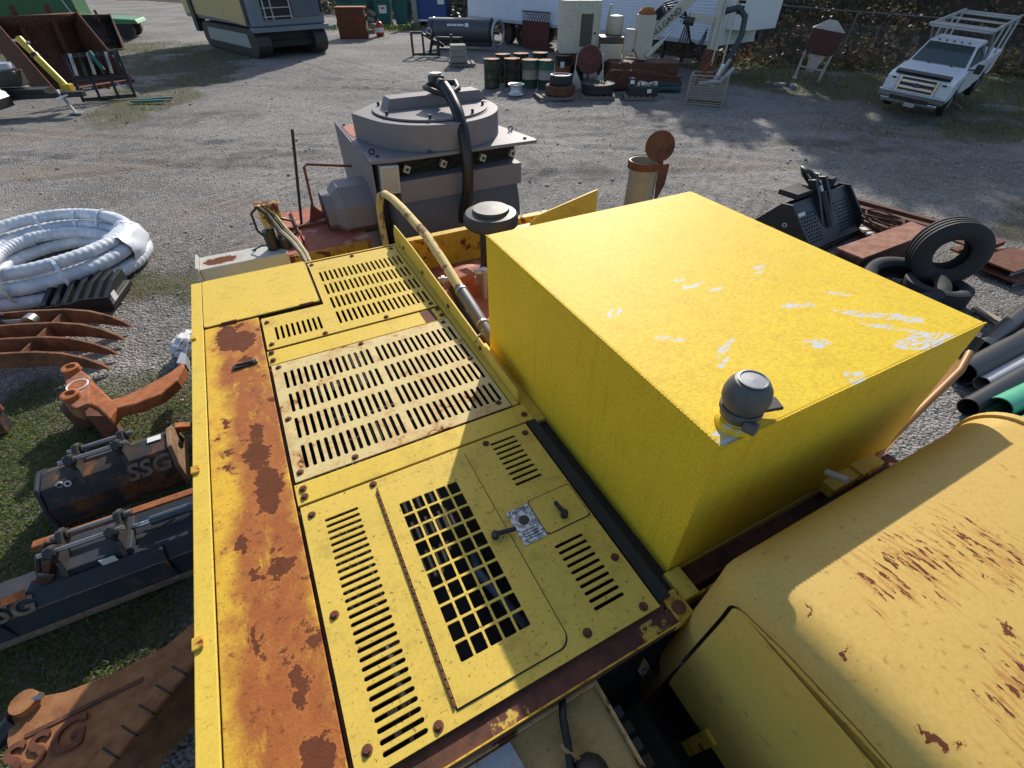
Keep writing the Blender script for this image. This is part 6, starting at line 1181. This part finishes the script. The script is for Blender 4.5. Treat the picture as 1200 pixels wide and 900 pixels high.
MB().span(-5, .6, -1.3, 1.3, .8, 3.4).build('hull', M['dgreen'], gmn, bevel=.06); MB().prism([(.6, 1.15), (3.4, .95), (3.5, .75), (.6, .75)], -1.35, 1.3, 'y').build('fender', simple('fender_green', (.04, .20, .07), .45), gmn, bevel=.03)
for y in (-1.36, -.86): MB().beam((.5, y, .8), (-.3, y, 3.4), .07, .07).build('ladder_rail', M['galv'], gmn)
for i in range(6): MB().beam((.45-.13*i, -1.36, 1.0+.42*i), (.45-.13*i, -.86, 1.0+.42*i), .06, .06).build('rung', M['galv'], gmn)
for x in (-4, -1.4, 2.6): MB().cyl((x, -1.3, .5), (x, -.8, .5), .5, n=24).build('wheel', M['tyre'], gmn, smooth=40); MB().cyl((x, .8, .5), (x, 1.3, .5), .5, n=24).build('wheel', M['tyre'], gmn, smooth=40)
# black fork frame with fittings
ff = thing('pallet_fork_rack', 'black pallet fork frame leaning with fittings hung on it', 'fork frame', (-13.75, 18.55, .0), 30, None, Euler((R(-28), 0, R(30)))); ff.scale = (.88, .88, .88)
for a, b in (((-.85, 0, 0), (-.85, 0, 1.6)), ((.85, 0, 0), (.85, 0, 1.6)), ((-.85, 0, .05), (.85, 0, .05)), ((-.85, 0, .75), (.85, 0, .75)), ((-.85, 0, 1.55), (.85, 0, 1.55)), ((-.3, 0, 0), (-.3, 0, .75)), ((.3, 0, 0), (.3, 0, .75))): MB().beam(a, b, .12, .09).build('bar', M['black'], ff)
for i in range(6): MB().beam((-.7+.28*i, -.05, .85), (-.62+.28*i, -.12, 1.55), .09, .06).build('tine', M['black'] if i % 2 else M['galv'], ff)
MB().tube([(.0, -.1, 1.6), (.12, -.15, 1.2), (.2, -.12, .95)], .07, 8).build('teal_strap', M['teal'], ff)
for i in range(3): MB().box((-.55+.55*i, -.06, .40), (.30, .06, .05), (0, 20*i, 0)).build('scrap_bar', M['rust'] if i % 2 else M['galv'], ff)
# black trailer with jack and yellow tower at the left border
tt = thing('tow_trailer', 'black tow trailer with white fender box and jack at the left border', 'trailer', (-13.4, 16.6, 0), 10)
MB().beam((-5.5, -.5, .48), (.3, .05, .48), .12, .14).build('drawbar', M['black'], tt, bevel=.01); MB().beam((-5.5, .9, .48), (.3, .12, .48), .12, .14).build('drawbar', M['black'], tt, bevel=.01)
MB().beam((-.1, -.1, .02), (-.32, -.05, .62), .06, .06).build('jack', M['galv'], tt); MB().box((-.08, -.1, .02), (.35, .25, .03)).build('jack_foot', M['galv'], tt); MB().beam((-.3, -.3, .42), (.0, .1, .52), .04, .04).build('jack_crank', M['white'], tt)
MB().span(-3.6, -1.95, -1.1, -.3, .45, 1.15).build('fender_box', M['white'], tt, bevel=.05); MB().prism([(-1.95, .45), (-1.5, .30), (-1.45, .55), (-1.95, 1.15)], -1.1, -.3, 'y').build('lamp_panel', M['tdark'], tt)
for z in (.6, .85): MB().box((-1.68, -.7, z), (.05, .30, .10), (0, 40, 0)).build('lamp', M['white'], tt)
MB().lathe([(.2, -.12), (.34, -.12), (.36, 0), (.34, .12), (.2, .12)], (-2.7, -.9, .36), 24, AY, True).build('wheel', M['tyre'], tt, smooth=40); MB().lathe([(.2, .05), (0, .05)], (-2.7, -.9, .36), 20, AY).build('rim', M['white'], tt)
MB().span(-2.2, -.6, -.15, .35, .56, .66).build('deck', M['black'], tt)
hm_ = thing('yellow_hammer', 'yellow hydraulic hammer leaning beside the huge rusty bucket', 'hammer', (-13.9, 17.2, .5)); hm_.scale = (.72, .72, .72); MB().cyl((0, 0, .05), (-1.0, .45, 1.15), .14).build('barrel', simple('hammer_yellow', (.60, .42, .03), .45), hm_, smooth=40); MB().cyl((-1.0, .45, 1.15), (-1.5, .68, 1.75), .11, .15).build('head', simple('head_yellow', (.58, .42, .05), .45), hm_, smooth=40); MB().cyl((-.98, .44, 1.12), (-1.06, .48, 1.22), .16).build('collar', M['black'], hm_); MB().beam((-1.75, .6, 1.70), (-1.15, .7, 1.62), .08, .06).build('cross_handle', M['galv'], hm_); MB().box((0, 0, .08), (.4, .3, .3)).build('foot', simple('foot_yellow', (.60, .40, .02), .5), hm_, bevel=.03)
pe = thing('petrol_engine', 'small grey petrol engine unit on the black tow trailer', 'engine', (-15.2, 16.75, .66), 12); MB().box((0, 0, .22), (.75, .5, .40)).build('block', M['dark_steel'], pe, bevel=.03); MB().lathe([(0, 0), (.30, .0), (.34, .05), (.30, .18), (0, .22)], (0, 0, .42), 20).build('fuel_tank', simple('silver_tank', (.42, .43, .46), .4, .3), pe, smooth=40); MB().cyl((-.2, -.1, .5), (-.3, -.1, .85), .05).build('filter', M['black'], pe)
for i, s_ in enumerate((-1, 1)): tag(MB().beam((-12.6, 17.9+.25*i, .05), (-11.6, 18.1+.5*i, .05), .12, .05).build('green_batten', M['teal'], None), ('nearer green batten beside the fork frame', 'farther green batten beside the fork frame')[i], 'batten')
